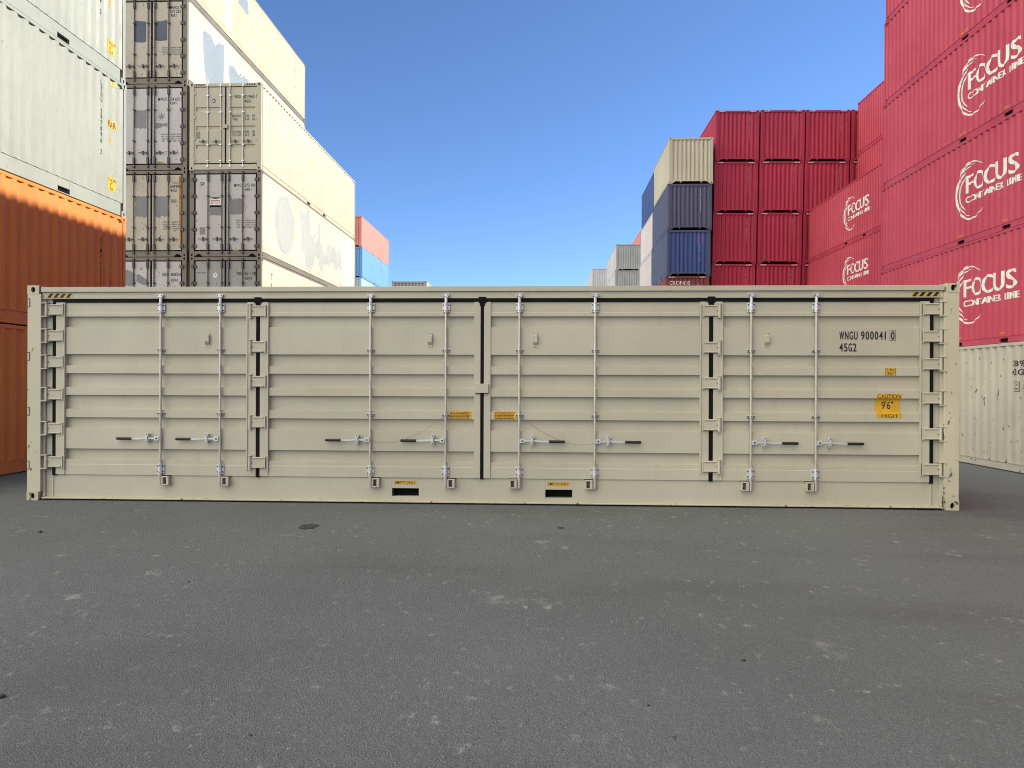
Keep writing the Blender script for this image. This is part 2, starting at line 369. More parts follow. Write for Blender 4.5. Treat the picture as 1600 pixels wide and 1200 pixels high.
_cast = {}
def casting(mat, sx, sy, sz):
    """corner casting with an oval hole in its end, side and top or bottom face; origin at its outer corner"""
    k = (mat, sx, sy, sz)
    if k in _cast: return _cast[k]
    mb = MB(); hw, hl, hh = 0.162, 0.178, 0.118
    def face(fn, a, b, ra, rb, dep):
        n = 16; ring = []; out = []
        for i in range(n):
            t = 2 * math.pi * (i + 0.5) / n; cx, cy = math.cos(t), math.sin(t)
            ring.append((a / 2 + ra * cx, b / 2 + rb * cy))
            s = 1 / max(abs(cx), abs(cy)); out.append((a / 2 + a / 2 * max(-1, min(1, cx * s)), b / 2 + b / 2 * max(-1, min(1, cy * s))))
        for i in range(n):
            j = (i + 1) % n
            mb.poly([fn(*out[i], 0), fn(*out[j], 0), fn(*ring[j], 0), fn(*ring[i], 0)], mat)
            mb.poly([fn(*ring[i], 0), fn(*ring[j], 0), fn(*ring[j], dep), fn(*ring[i], dep)], mat)
        mb.poly([fn(*p, dep) for p in ring], 'void')
        for p in ((0, 0), (a, 0), (a, b), (0, b)):    # corner slivers of the plate
            q = sorted(out, key=lambda o: (o[0] - p[0]) ** 2 + (o[1] - p[1]) ** 2)[:2]
            mb.poly([fn(*p, 0), fn(*q[0], 0), fn(*q[1], 0)], mat)
    face(lambda u, w, d: (-sx * u, -sy * d, -sz * w), hw, hh, 0.030, 0.040, 0.035)
    face(lambda u, w, d: (-sx * d, -sy * u, -sz * w), hl, hh, 0.026, 0.040, 0.035)
    face(lambda u, w, d: (-sx * u, -sy * w, -sz * d), hw, hl, 0.032, 0.055, 0.035)
    mb.poly([(-sx * hw, 0, 0), (-sx * hw, -sy * hl, 0), (-sx * hw, -sy * hl, -sz * hh), (-sx * hw, 0, -sz * hh)], mat)
    mb.poly([(0, -sy * hl, 0), (-sx * hw, -sy * hl, 0), (-sx * hw, -sy * hl, -sz * hh), (0, -sy * hl, -sz * hh)], mat)
    mb.poly([(0, 0, -sz * hh), (-sx * hw, 0, -sz * hh), (-sx * hw, -sy * hl, -sz * hh), (0, -sy * hl, -sz * hh)], mat)
    me = mb.mesh('corner_casting'); _cast[k] = me; return me
def add_castings(root, mat, L, H, W_=W):
    for sx in (-1, 1):
        for sy in (-1, 1):
            for sz in (-1, 1):
                o = bpy.data.objects.new('corner_casting', casting(mat, sx, sy, sz)); C.objects.link(o); o.parent = root
                o.location = (sx * (W_ / 2 + 0.002), sy * (L / 2 + 0.002), H if sz > 0 else 0.0)

def frame_mb(mb, L, H, m, rail=0.17, pockets=(), stripes=None, end='wall', post=0.10):
    hl = L / 2
    for sx in (-1, 1):
        x0, x1 = sorted((sx * (HX - 0.15), sx * (HX - 0.003)))
        for sy in (-1, 1):
            y0, y1 = sorted((sy * (hl - post), sy * (hl - 0.003))); mb.box(x0, x1, y0, y1, 0.116, H - 0.116, m)
        a = hl - 0.176
        x0, x1 = sorted((sx * (HX - 0.075), sx * (HX - 0.004))); mb.box(x0, x1, -a, a, H - 0.075, H - 0.013, m)
        x0, x1 = sorted((sx * (HX - 0.16), sx * (HX - 0.022)))
        ys = [-a]
        for c in sorted(pockets): ys += [c - 0.18, c + 0.18]
        ys.append(a)
        for i in range(0, len(ys), 2): mb.box(x0, x1, ys[i], ys[i + 1], 0.016, rail, m)
        for c in pockets:
            mb.box(x0, x1, c - 0.18, c + 0.18, 0.016, 0.034, m)
            mb.box(x0, x1, c - 0.18, c + 0.18, 0.130, rail, m)
            xi = sx * (HX - 0.07); mb.box(min(xi, xi - sx * 0.01), max(xi, xi - sx * 0.01), c - 0.181, c + 0.181, 0.033, 0.131, 'void')  # black plate just inside the opening paints the pocket's shade
    for sy in (-1, 1):
        e = sy * (hl - 0.008)
        y0, y1 = sorted((e, e - sy * 0.09)); b = HX - 0.160
        mb.box(-b, b, y0, y1, H - 0.115, H - 0.010, m)
        if end == 'wall' and sy < 0:       # raised end sill: gussets at the corners, two small tabs, dark slot below
            mb.box(-b, b, y0, y1, 0.145, 0.205, m)
            for s in (-1, 1):
                mb.prism_y([(s * b, 0.145), (s * (b - 0.20), 0.145), (s * b, 0.012)], y0 + 0.002, y1, m)
                mb.prism_y([(s * 0.50, 0.144), (s * 0.64, 0.144), (s * 0.57, 0.055)], y0 + 0.02, y1, m)
            mb.box(-b, b, y1 + 0.25, y1 + 0.26, 0.0, 0.19, 'void')  # black backing paints the shade in the slot
        else:
            mb.box(-b, b, y0, y1, 0.012, 0.19, m)
    mb.box(-HX + 0.12, HX - 0.12, -hl + 0.12, hl - 0.12, 0.150, 0.165, 'void')

def hazard(parent, L, H, cols):
    d = Deco()
    for s in (-1, 1):
        u0, u1 = sorted((s * 0.70, s * 1.03))
        if cols[0]: d.rect(u0, u1, H - 0.085, H - 0.030, cols[0], 0)
        k = (u1 - u0) / 4
        for i in range(4):
            a = u0 + i * k; d.poly([(a, H - 0.085), (a + k * 0.5, H - 0.085), (a + k * 0.95, H - 0.030), (a + k * 0.45, H - 0.030)], cols[1], 1)
    d.build('hazard_stripe', parent, lambda u, v, e: (u, -L / 2 + 0.008 - e, v))

def dry_container(name, L, H, side, frame=None, endm=None, rail=0.17, pockets=(-1.02, 1.02), end='wall', stripes=(None, 'chalk'), lite=False):
    frame = frame or side; endm = endm or side
    root = thing(name)
    hl = L / 2; zs0, zs1 = rail + 0.004, H - 0.074
    prof = profile(-hl + 0.125, hl - 0.125, 0.036, 0.278)
    ep = profile(-HX + 0.16, HX - 0.16, 0.050, 0.236, 0.25, 0.25)
    f = MB(); frame_mb(f, L, H, frame, rail, pockets, stripes, end)
    for sx in (-1, 1):                     # filler strips between the sheet and the posts, lip under the sheet
        for sy in (-1, 1):
            y0, y1 = sorted((sy * (hl - 0.10), sy * (hl - 0.126))); xx = sx * (HX - 0.045); f.box(min(xx, xx - sx * 0.03), max(xx, xx - sx * 0.03), y0, y1, rail, H - 0.075, frame)
    f.build('frame', root, 0.0 if lite else 0.006)
    for sx in (-1, 1):
        w = MB(); wall_x(w, prof, sx * (HX - 0.008), sx, zs0, zs1, side)
        w.box(*sorted((sx * (HX - 0.012), sx * (HX - 0.06))), -hl + 0.125, hl - 0.125, zs0 - 0.003, zs0 + 0.012, side)
        w.build('side_wall', root, normals=False)
    r = MB(); rp = profile(-hl + 0.18, hl - 0.18, 0.02, 0.21)
    for (a, da), (b, db) in zip(rp[:-1], rp[1:]):
        r.poly([(-HX + 0.06, a, H - 0.02 - da), (HX - 0.06, a, H - 0.02 - da), (HX - 0.06, b, H - 0.02 - db), (-HX + 0.06, b, H - 0.02 - db)], frame)
    r.build('roof', root, normals=False)
    for sy in ((-1, 1) if end == 'wall' else (1,)):
        w = MB(); wall_y(w, ep, sy * (hl - 0.03), sy, 0.19, H - 0.11, endm); w.build('end_wall', root, normals=False)
    if stripes and end == 'wall': hazard(root, L, H, stripes)
    add_castings(root, frame, L, H)
    root['L'] = L; root['H'] = H
    return root, prof, ep
def on_side(sgn, prof, x=HX - 0.008):
    return lambda u, v, e: (sgn * (x - inset(prof, sgn * u) + e), sgn * u, v)
def breaks(prof, sgn): return sorted(sgn * a for a, d in prof)
def on_end(L, ep=None, y=0.03):
    return lambda u, v, e: (u, -(L / 2 - y - (inset(ep, u) if ep else 0) + e), v)

def lock_bar(parent, x, y, z0, z1, mat, fit, r=0.017, sleeves=(), guides=(), cams=True):
    b = MB(); b.cyl((x, y, z0), (x, y, z1), r, mat, 10)
    for z, h in sleeves: b.box(x - r * 1.9, x + r * 1.9, y - r * 1.8, y + 0.05, z - h, z + h, fit)
    for z in guides: b.box(x - r * 2.4, x + r * 2.4, y - r * 1.4, y + 0.04, z - 0.02, z + 0.02, fit)
    if cams:
        for z in (z0, z1): b.box(x - r * 2, x + r * 2, y - r * 1.2, y + 0.03, z - 0.03, z + 0.03, fit)
    return b.build('locking_bar', parent)

def reefer(name, H, side, door, frame='frame', fit='dullsteel'):
    L = 12.192; hl = L / 2; root = thing(name)
    f = MB(); frame_mb(f, L, H, frame, 0.19, (), None, 'door', 0.11)
    for s in (-1, 1):                      # flat black shapes paint the shade of pockets in the door sill
        f.prism_y([(s * 0.78, 0.013), (s * 1.04, 0.013), (s * 0.99, 0.07), (s * 0.90, 0.11), (s * 0.83, 0.07)], -hl + 0.004, -hl + 0.02, 'void')
    f.box(-1.068, 1.068, -hl + 0.045, -hl + 0.06, 0.192, H - 0.117, 'black')       # door seal
    f.build('frame', root, 0.005)
    prof = profile(-hl + 0.11, hl - 0.11, 0.004, 0.50, 0.94, 0.015)
    for sx in (-1, 1):
        w = MB(); wall_x(w, prof, sx * (HX - 0.006), sx, 0.19, H - 0.075, side)
        x0, x1 = sorted((sx * (HX - 0.03), sx * (HX - 0.001)))
        for z in (0.30, 0.37): w.box(x0, x1, -hl + 0.12, hl - 0.12, z, z + 0.022, side)
        w.box(x0, x1, -hl + 0.12, hl - 0.12, H - 0.20, H - 0.185, side)
        w.build('side_wall', root, normals=False)
    r = MB(); r.box(-HX + 0.05, HX - 0.05, -hl + 0.1, hl - 0.1, H - 0.05, H - 0.02, side); r.build('roof', root)
    e = MB(); e.box(-HX + 0.12, HX - 0.12, hl - 0.06, hl - 0.03, 0.15, H - 0.1, side); e.build('end_wall', root)
    for s in (-1, 1):
        d = MB(); x0, x1 = sorted((s * 0.030, s * 1.020)); d.box(x0, x1, -hl + 0.018, -hl + 0.05, 0.232, H - 0.150, door)
        x0, x1 = sorted((s * 0.035, s * 0.075)); d.box(x0, x1, -hl + 0.008, -hl + 0.018, 0.24, H - 0.15, door)
        dd = d.build('door', root, 0.006)
        for bx in (0.117, 0.59):
            lock_bar(dd, s * bx, -hl - 0.018, 0.13, H - 0.08, fit, fit, 0.016, ((0.34, 0.10), (H - 0.27, 0.10)), (0.99, 2.03))
            h = MB(); hx = s * bx; h.box(*sorted((hx, hx + s * 0.33)), -hl - 0.032, -hl - 0.02, 0.585, 0.605, fit)
            h.box(*sorted((hx + s * 0.15, hx + s * 0.19)), -hl - 0.04, -hl + 0.018, 0.545, 0.655, fit)
            h.box(*sorted((hx + s * 0.02, hx + s * 0.07)), -hl - 0.036, -hl + 0.018, 0.57, 0.62, fit)
            h.build('door_handle', dd)
        for k in range(5):
            z = 0.36 + 0.556 * k * (H - 0.68) / 2.224; hb = MB()
            hb.box(*sorted((s * 0.98, s * 1.17)), -hl - 0.006, -hl + 0.020, z - 0.047, z + 0.047, fit); hb.cyl((s * 1.10, -hl - 0.008, z - 0.06), (s * 1.10, -hl - 0.008, z + 0.06), 0.018, fit, 8)
            hb.build('hinge', dd)
    g = MB(); g.box(-0.018, 0.018, -hl + 0.015, -hl + 0.03, 0.23, H - 0.14, 'black'); g.build('door_gasket', root)
    add_castings(root, frame, L, H)
    return root, prof

# ------------------------------------------------------------------ ground
def ground_z(x):
    t = max(0.0, min(1.0, (x - 5.0) / 11.0)); return -0.28 * t * t * (3 - 2 * t)
gm = MB(); xs = [-1500, -300, -80, -30, -12, -5, 0, 4] + [5 + i for i in range(0, 13)] + [25, 60, 300, 1500]; ys = [-400, -60, -12, 0, 20, 60, 150, 500, 1800]
for i in range(len(xs) - 1):
    for j in range(len(ys) - 1):
        a, b = xs[i], xs[i + 1]; gm.poly([(a, ys[j], ground_z(a)), (b, ys[j], ground_z(b)), (b, ys[j + 1], ground_z(b)), (a, ys[j + 1], ground_z(a))], 'asphalt')
tag(gm.build('ground', normals=False), kind='structure')

# ------------------------------------------------------------------ the side-door container in the middle
def main_container():
    root = thing('shipping_container', 'clean beige forty-foot container with long folding side doors, standing alone on the asphalt in front', 'shipping container')
    X0, X1, H, D = -6.122, 6.119, 2.896, 2.438
    f = MB(); p = 'post'; b = 'beige'
    for s, xo in ((-1, X0), (1, X1)):
        f.box(*sorted((xo, xo - s * 0.186)), 0.003, 0.13, 0.116, H - 0.116, p)                 # corner posts on the door side
        f.box(*sorted((xo, xo - s * 0.186)), D - 0.13, D - 0.003, 0.116, H - 0.116, p)
        f.box(*sorted((xo - s * 0.186, xo - s * 0.325)), 0.085, 0.12, 0.03, 2.78, b)           # recessed channel beside the post
        f.box(*sorted((xo - s * 0.310, xo - s * 0.330)), 0.062, 0.10, 0.045, 0.36, b)
        f.box(*sorted((xo - s * 0.18, xo - s * 0.215)), 0.055, 0.10, 0.045, 2.76, b)
    f.box(X0 + 0.185, X1 - 0.185, 0.006, 0.10, 2.806, 2.872, b)                                # top side rail
    f.box(X0 + 0.185, X1 - 0.185, 0.034, 0.11, 2.716, 2.806, b)                                # header
    f.box(X0 + 0.185, X1 - 0.185, 0.020, 0.12, 0.022, 0.042, p)                                # bottom flange
    ph = ((-1.170, -0.812), (0.862, 1.216)); y0, y1 = 0.072, 0.10
    cuts = [X0 + 0.32, ph[0][0], ph[0][1], ph[1][0], ph[1][1], X1 - 0.32]
    for i in (0, 2, 4): f.box(cuts[i], cuts[i + 1], y0, y1, 0.040, 0.372, b)                   # sill
    for a, c in ph:
        f.box(a, c, y0, y1, 0.203, 0.372, b); f.box(a, c, y0, y1, 0.040, 0.098, b)
    f.box(X0 + 0.05, X1 - 0.05, D - 0.08, D - 0.02, 0.012, H - 0.02, b)                        # rear wall
    f.box(X0 + 0.30, X1 - 0.30, 0.16, 0.20, 0.36, 2.75, 'black')                               # seal behind the leaves
    for xo, s in ((X0, 1), (X1, -1)): f.box(*sorted((xo + s * 0.02, xo + s * 0.06)), 0.12, D - 0.12, 0.05, H - 0.04, b)
    f.box(X0 + 0.1, X1 - 0.1, 0.3, D - 0.1, 0.13, 0.15, 'void')
    f.build('frame', root, 0.004)
    r = MB(); r.box(X0 + 0.05, X1 - 0.05, 0.08, D - 0.06, H - 0.05, H - 0.035, b); r.build('roof', root)
    for a, c in ph:
        k = MB(); t = 0.008
        k.box(a - t, a, 0.074, 0.60, 0.098, 0.203, b); k.box(c, c + t, 0.074, 0.60, 0.098, 0.203, b)
        k.box(a, c, 0.074, 0.60, 0.203, 0.203 + t, b); k.box(a, c, 0.074, 0.60, 0.098 - t, 0.098, b); k.box(a - t, c + t, 0.60, 0.61, 0.09, 0.21, 'void')
        k.box(a, c, 0.16, 0.17, 0.098, 0.203, 'void')  # black plate paints the shade inside the fork pocket
        k.build('fork_pocket', root)
    for sx, xo in ((-1, X0 - 0.003), (1, X1 + 0.003)):
        for sy, yo in ((-1, 0.0), (1, D)):
            for sz in (-1, 1):
                o = bpy.data.objects.new('corner_casting', casting('castbeige', sx, sy, sz)); C.objects.link(o); o.parent = root
                o.location = (xo, yo, H if sz > 0 else 0.0)
    for z in (2.662, 1.94, 1.20, 0.475):                         # lashing rings let into the left post
        k = MB(); k.box(X0 - 0.001, X0 + 0.034, -0.003, 0.006, z - 0.058, z - 0.050, 'bolt'); k.box(X0 - 0.001, X0 + 0.034, -0.003, 0.006, z + 0.050, z + 0.058, 'bolt'); k.box(X0 + 0.028, X0 + 0.034, -0.003, 0.006, z - 0.05, z + 0.05, 'bolt')
        k.build('lashing_ring', root)
    # long rubber seal along the head and the three vertical joints
    g = MB(); yb0, yb1 = 0.040, 0.13
    g.box(-5.80, 5.825, yb0, yb1, 2.668, 2.714, 'black')
    for xc, w in ((-5.777, 0.026), (-2.975, 0.026), (0.026, 0.022), (3.004, 0.027), (5.797, 0.024)):
        g.box(xc - w, xc + w, yb0 + 0.004, yb1, 0.333, 2.667, 'black')
    for xc in (-2.975, 0.026, 3.004): g.box(xc - 0.05, xc + 0.05, yb0 - 0.012, yb1, 2.655, 2.735, 'black'); g.box(xc - 0.034, xc + 0.034, yb0 - 0.006, yb1, 2.615, 2.656, 'black')
    g.build('door_gasket', root, 0.006)
    # pressed panel profile, shared by all leaves: (z, inset)
    rec = [(2.344, 2.477), (1.828, 1.970), (1.535, 1.711), (1.236, 1.419), (0.984, 1.117), (0.558, 0.694)]
    prof = [(0.352, 0.0), (0.484, 0.0), (0.490, 0.003)]
    for lo, hi in sorted(rec): prof += [(lo - 0.010, 0.003 if lo < 0.6 else 0.0), (lo + 0.004, 0.052), (hi - 0.004, 0.052), (hi + 0.004, 0.0)]
    prof += [(2.526, 0.0), (2.534, 0.006), (2.668, 0.006)]
    YF = 0.055
    def face(u, v, e): return (u, YF + inset(prof, v) - e, v)
    vb = [z for z, d in prof]
    def hinge(parent, xk, xp, z, half):
        s = 1 if xp > xk else -1; h = MB(); hh = 0.080
        h.cyl((xk, 0.018, z - hh), (xk, 0.018, z + hh), 0.019, 'beige', 10)
        a, c = sorted((xk - s * (0.066 if not half else 0.018), xk + s * 0.02))
        for q in (-1, 1): h.box(a, c, -0.004, 0.075, z + q * 0.090 - 0.007, z + q * 0.090 + 0.007, 'beige')
        a, c = sorted((xk + s * 0.01, xp)); h.box(a, c, 0.022, 0.040, z - 0.074, z + 0.074, 'beige')
        h.box(*sorted((xp - s * 0.018, xp)), 0.018, 0.052, z - 0.082, z + 0.082, 'beige')
        for q in (-1, 1): h.cyl((xk + s * 0.030, 0.017, z + q * 0.062), (xp - s * 0.024, 0.017, z + q * 0.062), 0.0085, 'beige', 8); h.cyl((xp - s * 0.034, 0.012, z + q * 0.060), (xp - s * 0.034, 0.02, z + q * 0.060), 0.010, 'beige', 8)
        h.box(xk + s * 0.028 - 0.004, xk + s * 0.028 + 0.004, 0.012, 0.03, z - 0.008, z + 0.006, 'bolt')
        h.box(xk - 0.012, xk + 0.012, 0.03, 0.08, z - 0.07, z + 0.07, 'beige')
        return h.build('hinge', parent, 0.003)
    def leaf(xa, xb, sa, sb):
        m = MB()
        for (a, da), (c, dc) in zip(prof[:-1], prof[1:]):
            m.poly([(xa + sa, YF + da, a), (xb - sb, YF + da, a), (xb - sb, YF + dc, c), (xa + sa, YF + dc, c)], b)
        m.box(xa + sa, xb - sb, YF, YF + 0.09, 0.346, 0.352, b); m.box(xa + sa, xb - sb, YF + 0.006, YF + 0.09, 2.6665, 2.6705, b)
        m.box(xa, xa + sa, YF - 0.012, YF + 0.09, 0.349, 2.669, b); m.box(xb - sb, xb, YF - 0.012, YF + 0.09, 0.349, 2.669, b)
        return m.build('door', root, 0.003)
    leaves = [leaf(-5.752, -3.002, 0.125, 0.120), leaf(-2.948, 0.003, 0.112, 0.083), leaf(0.049, 2.976, 0.088, 0.112), leaf(3.032, 5.772, 0.118, 0.118)]
    # angle strips standing proud where the panel meets the hinge stiles
    for lf, x in ((0, -5.634), (0, -3.121), (1, -2.840), (2, 2.866), (3, 3.146), (3, 5.655)):
        k = MB(); k.box(x - 0.010, x + 0.010, YF - 0.024, YF - 0.011, 0.42, 2.64, b); k.build('edge_strip', leaves[lf], 0.003)
    zL = (2.568, 2.218, 1.865, 1.429, 0.971, 0.518); zF = (2.549, 2.073, 1.611, 1.070, 0.530)
    for z in zL: hinge(leaves[0], -5.868, -5.642, z, False); hinge(leaves[3], 5.900, 5.672, z, False)
    for z in zF: hinge(leaves[0], -3.072, -2.862, z, True); hinge(leaves[3], 3.106, 2.888, z, True)
    def bar(lf, x, s, kx):                 # s = the way the handle points, kx = side of the keeper
        y = 0.026; o = leaves[lf]; k = MB()
        k.cyl((x, y, 0.235), (x, y, 2.76), 0.0165, 'bar', 12)
        k.cyl((x, y, 2.53), (x, y, 2.655), 0.026, 'steel', 12); k.cyl((x, y, 0.37), (x, y, 0.51), 0.025, 'steel', 12)
        k.cyl((x, y, 2.66), (x, y, 2.735), 0.020, 'steel', 10); k.cyl((x, y, 0.225), (x, y, 0.36), 0.022, 'bar', 10)
        k.build('locking_bar', o)
        for z, hh in ((2.592, 0.058), (0.437, 0.062)):
            k = MB(); k.box(x - 0.048, x + 0.048, y + 0.012, y + 0.028, z - hh, z + hh, 'steel')
            for qx in (-0.037, 0.037):
                for qz in (-0.035, 0.035): k.cyl((x + qx, y + 0.0, z + qz), (x + qx, y + 0.02, z + qz), 0.009, 'bolt', 8)
            for qz in (-0.045, 0.045): k.cyl((x, y - 0.029, z + qz), (x, y - 0.02, z + qz), 0.007, 'bolt', 8)
            k.build('bar_bracket', o, 0.003)
        for z in (2.031, 1.177):
            k = MB(); k.box(x - 0.050, x + 0.050, y + 0.010, y + 0.028, z - 0.017, z + 0.017, 'bar'); k.cyl((x, y, z - 0.017), (x, y, z + 0.017), 0.023, 'bar', 12)
            for qx in (-0.037, 0.037): k.cyl((x + qx, y - 0.004, z), (x + qx, y + 0.014, z), 0.010, 'bolt', 8)
            k.cyl((x, y - 0.026, z), (x, y - 0.018, z), 0.007, 'bolt', 8)
            k.build('bar_bracket', o, 0.002)
        c = MB(); c.box(x - 0.018, x + 0.018, -0.006, 0.045, 2.735, 2.770, 'steel')
        for qx in (-0.028, 0.028): c.cyl((x + qx, -0.004, 2.757), (x + qx, 0.04, 2.757), 0.017, 'steel', 10); c.cyl((x + qx, -0.008, 2.757), (x + qx, -0.004, 2.757), 0.008, 'bolt', 8)
        c.cyl((x + 0.02, -0.002, 2.735), (x + 0.02, 0.03, 2.735), 0.012, 'steel', 8)
        c.build('cam_keeper', root)
        # lower keeper: an open beige box beside the bar foot
        q = MB(); a = x + kx * 0.028; e = x + kx * 0.125; a, e = min(a, e), max(a, e); z0, z1 = 0.222, 0.338
        q.box(a, e, 0.000, 0.075, z0, z0 + 0.014, b); q.box(a, e, 0.000, 0.075, z1 - 0.014, z1, b)
        q.box(a, a + 0.018, 0.000, 0.075, z0 + 0.014, z1 - 0.014, b); q.box(e - 0.034, e, 0.000, 0.075, z0 + 0.014, z1 - 0.014, b)
        q.box(a + 0.018, e - 0.034, 0.055, 0.075, z0 + 0.014, z1 - 0.014, 'frame'); q.cyl((a + 0.04, 0.02, z0 + 0.02), (a + 0.04, 0.05, z0 + 0.035), 0.010, 'dullsteel', 8)
        q.box(a - 0.01, e + 0.01, 0.045, 0.074, z1 + 0.002, z1 + 0.010, 'void')
        q.build('cam_keeper', root, 0.004)
        # handle: hub on the bar, flat lever, keeper half-way, black grip
        z = 0.845; h = MB()
        h.box(*sorted((x + s * 0.012, x + s * 0.072)), y - 0.026, y + 0.012, z - 0.026, z + 0.030, 'steel')
        h.cyl((x + s * 0.042, y - 0.032, z), (x + s * 0.042, y - 0.024, z), 0.012, 'bolt', 8)
        pts = [(x + s * 0.07, z + 0.001), (x + s * 0.20, z + 0.004), (x + s * 0.30, z - 0.004), (x + s * 0.40, z - 0.006)]
        for (u0, w0), (u1, w1) in zip(pts[:-1], pts[1:]):
            q4 = [(u0, w0 - 0.011), (u1, w1 - 0.011), (u1, w1 + 0.011), (u0, w0 + 0.011)]
            h.prism_y(q4, y - 0.026, y - 0.016, 'steel')
        h.cyl((x + s * 0.39, y - 0.021, z - 0.006), (x + s * 0.585, y - 0.021, z - 0.006), 0.0185, 'grip', 12)
        h.cyl((x + s * 0.585, y - 0.021, z - 0.006), (x + s * 0.598, y - 0.021, z - 0.006), 0.0185, 'grip', 12, 0.010)
        h.build('door_handle', o)
        kp = MB(); xx = x + s * 0.170
        kp.box(xx - 0.017, xx + 0.017, y - 0.006, y + 0.028, z - 0.055, z + 0.062, 'steel'); kp.cyl((xx, y - 0.040, z + 0.052), (xx, y + 0.0, z + 0.052), 0.024, 'steel', 12)
        kp.cyl((xx, y - 0.040, z - 0.040), (xx, y, z - 0.040), 0.020, 'steel', 12); kp.cyl((xx, y - 0.044, z + 0.055), (xx, y - 0.04, z + 0.055), 0.009, 'bolt', 8); kp.box(xx - 0.010, xx + 0.010, y - 0.044, y - 0.03, z - 0.03, z + 0.05, 'steel')
        kp.cyl((xx, y - 0.043, z - 0.042), (xx, y - 0.039, z - 0.042), 0.009, 'bolt', 8)
        kp.build('handle_keeper', o)
    for lf, x, s, kx in ((0, -4.294, -1, 1), (0, -3.481, -1, 1), (1, -1.454, -1, 1), (1, -0.452, -1, 1), (2, 0.517, 1, -1), (2, 1.505, 1, -1), (3, 3.513, 1, -1), (3, 4.338, 1, -1)): bar(lf, x, s, kx)
    for lf, x in ((0, -3.665), (1, -0.668), (2, 0.722), (3, 3.715)):
        v = MB(); z0, z1 = 2.072, 2.266
        v.box(x - 0.034, x + 0.034, YF - 0.006, YF - 0.001, z0, z1, b)
        v.prism_x([(YF - 0.006, z1 - 0.03), (YF - 0.040, z1 - 0.038), (YF - 0.040, z0 + 0.070), (YF - 0.012, z0 + 0.032), (YF - 0.006, z0 + 0.032)], x - 0.030, x + 0.030, b)
        for qx in (-0.022, 0.022): v.cyl((x + qx, YF - 0.011, z1 - 0.012), (x + qx, YF - 0.006, z1 - 0.012), 0.005, 'bolt', 6)
        v.cyl((x, YF - 0.011, z0 + 0.012), (x, YF - 0.006, z0 + 0.012), 0.005, 'bolt', 6)
        v.build('ventilator', leaves[lf], 0.003)
    lk = MB(); lk.box(-0.070, 0.112, 0.004, 0.012, 1.470, 1.592, b); lk.box(-0.070, 0.112, 0.012, 0.05, 1.582, 1.592, b); lk.box(-0.070, -0.062, 0.012, 0.05, 1.470, 1.582, b); lk.box(0.104, 0.112, 0.012, 0.05, 1.470, 1.582, b); lk.box(-0.060, 0.102, 0.03, 0.04, 1.462, 1.58, 'void')
    lk.build('lock_box', root, 0.004)
    # writing
    d = Deco(); d.mono('WNGU', 4.640, 2.180, 0.103, 0.043, 0.0145); d.mono('900041', 4.912, 2.180, 0.103, 0.043, 0.0145); d.mono('0', 5.289, 2.180, 0.103, 0.043, 0)
    for a in ((5.272, 5.276, 2.163, 2.300), (5.342, 5.346, 2.163, 2.300), (5.276, 5.342, 2.163, 2.167), (5.276, 5.342, 2.296, 2.300)): d.rect(*a, 'ink', 1)
    d.mono('45G2', 4.640, 2.026, 0.103, 0.043, 0.0140)
    d.build('container_number', leaves[3], face, vb=vb)
    d = Deco(); d.rect(5.222, 5.346, 1.717, 1.817, 'yellow'); d.text('2.9m', 5.236, 1.772, 0.036, w=0.096); d.text("9'6\"", 5.244, 1.723, 0.036, w=0.080)
    for a in ((5.222, 5.227), (5.341, 5.346)): d.rect(a[0], a[1], 1.717, 1.817, 'ink', 1)
    d.build('height_sticker', leaves[3], face, vb=vb)
    d = Deco(); d.rect(5.112, 5.428, 1.172, 1.480, 'yellow'); d.text('CAUTION', 5.122, 1.426, 0.048, w=0.296); d.text("9'6\"", 5.195, 1.285, 0.095, w=0.145); d.text('HIGH', 5.175, 1.176, 0.046, w=0.190)
    d.build('caution_sticker', leaves[3], face, vb=vb)
    rnd = random.Random(5)
    for lf, u0, u1 in ((1, -0.406, -0.116), (2, 0.180, 0.470)):
        d = Deco(); d.rect(u0, u1, 1.124, 1.232, 'yellow')
        for i in range(5):                 # five lines of fine print
            u = u0 + 0.012
            while u < u1 - 0.03:
                w = rnd.choice((0.010, 0.016, 0.022, 0.028)); w = min(w, u1 - 0.012 - u); d.rect(u, u + w, 1.211 - i * 0.0195, 1.221 - i * 0.0195, 'redink' if i == 0 else 'ink', 1); u += w + 0.006
        d.build('warning_sticker', leaves[lf], face, vb=vb)
    for u in (-1.138, 0.886):
        d = Deco(); d.rect(u, u + 0.298, 0.255, 0.303, 'yellow'); d.text('EMPTY ONLY', u + 0.012, 0.263, 0.034, w=0.272); d.build('fork_pocket_sticker', root, lambda a, c, e: (a, 0.072 - e, c))
    for u0 in (-5.868, 5.541):
        d = Deco(); d.rect(u0, u0 + 0.345, 2.733, 2.787, 'hazard'); k = 0.345 / 4
        for i in range(4):
            a = u0 + i * k; t = min(u0 + 0.345, a + k * 1.05); d.poly([(a, 2.733), (a + k * 0.52, 2.733), (t, 2.787), (a + k * 0.50, 2.787)], 'ink', 1)
        d.build('hazard_stripe', root, lambda a, c, e: (a, 0.034 - e, c))
    # thin seal wires hanging between the bars
    for (xa, za), (xb, zb), sag in (((-0.455, 1.17), (-1.445, 0.842), 0.17), ((0.530, 1.17), (1.500, 0.825), 0.16)):
        pts = []
        for i in range(17):
            t = i / 16; pts.append((xa + (xb - xa) * t, -0.006, za + (zb - za) * t - sag * 4 * t * (1 - t) * (0.6 + 0.4 * t)))
        w = MB(); w.tube(pts, 0.0022, 'wire', 5); w.build('seal_wire', root)
    return root
main_container()

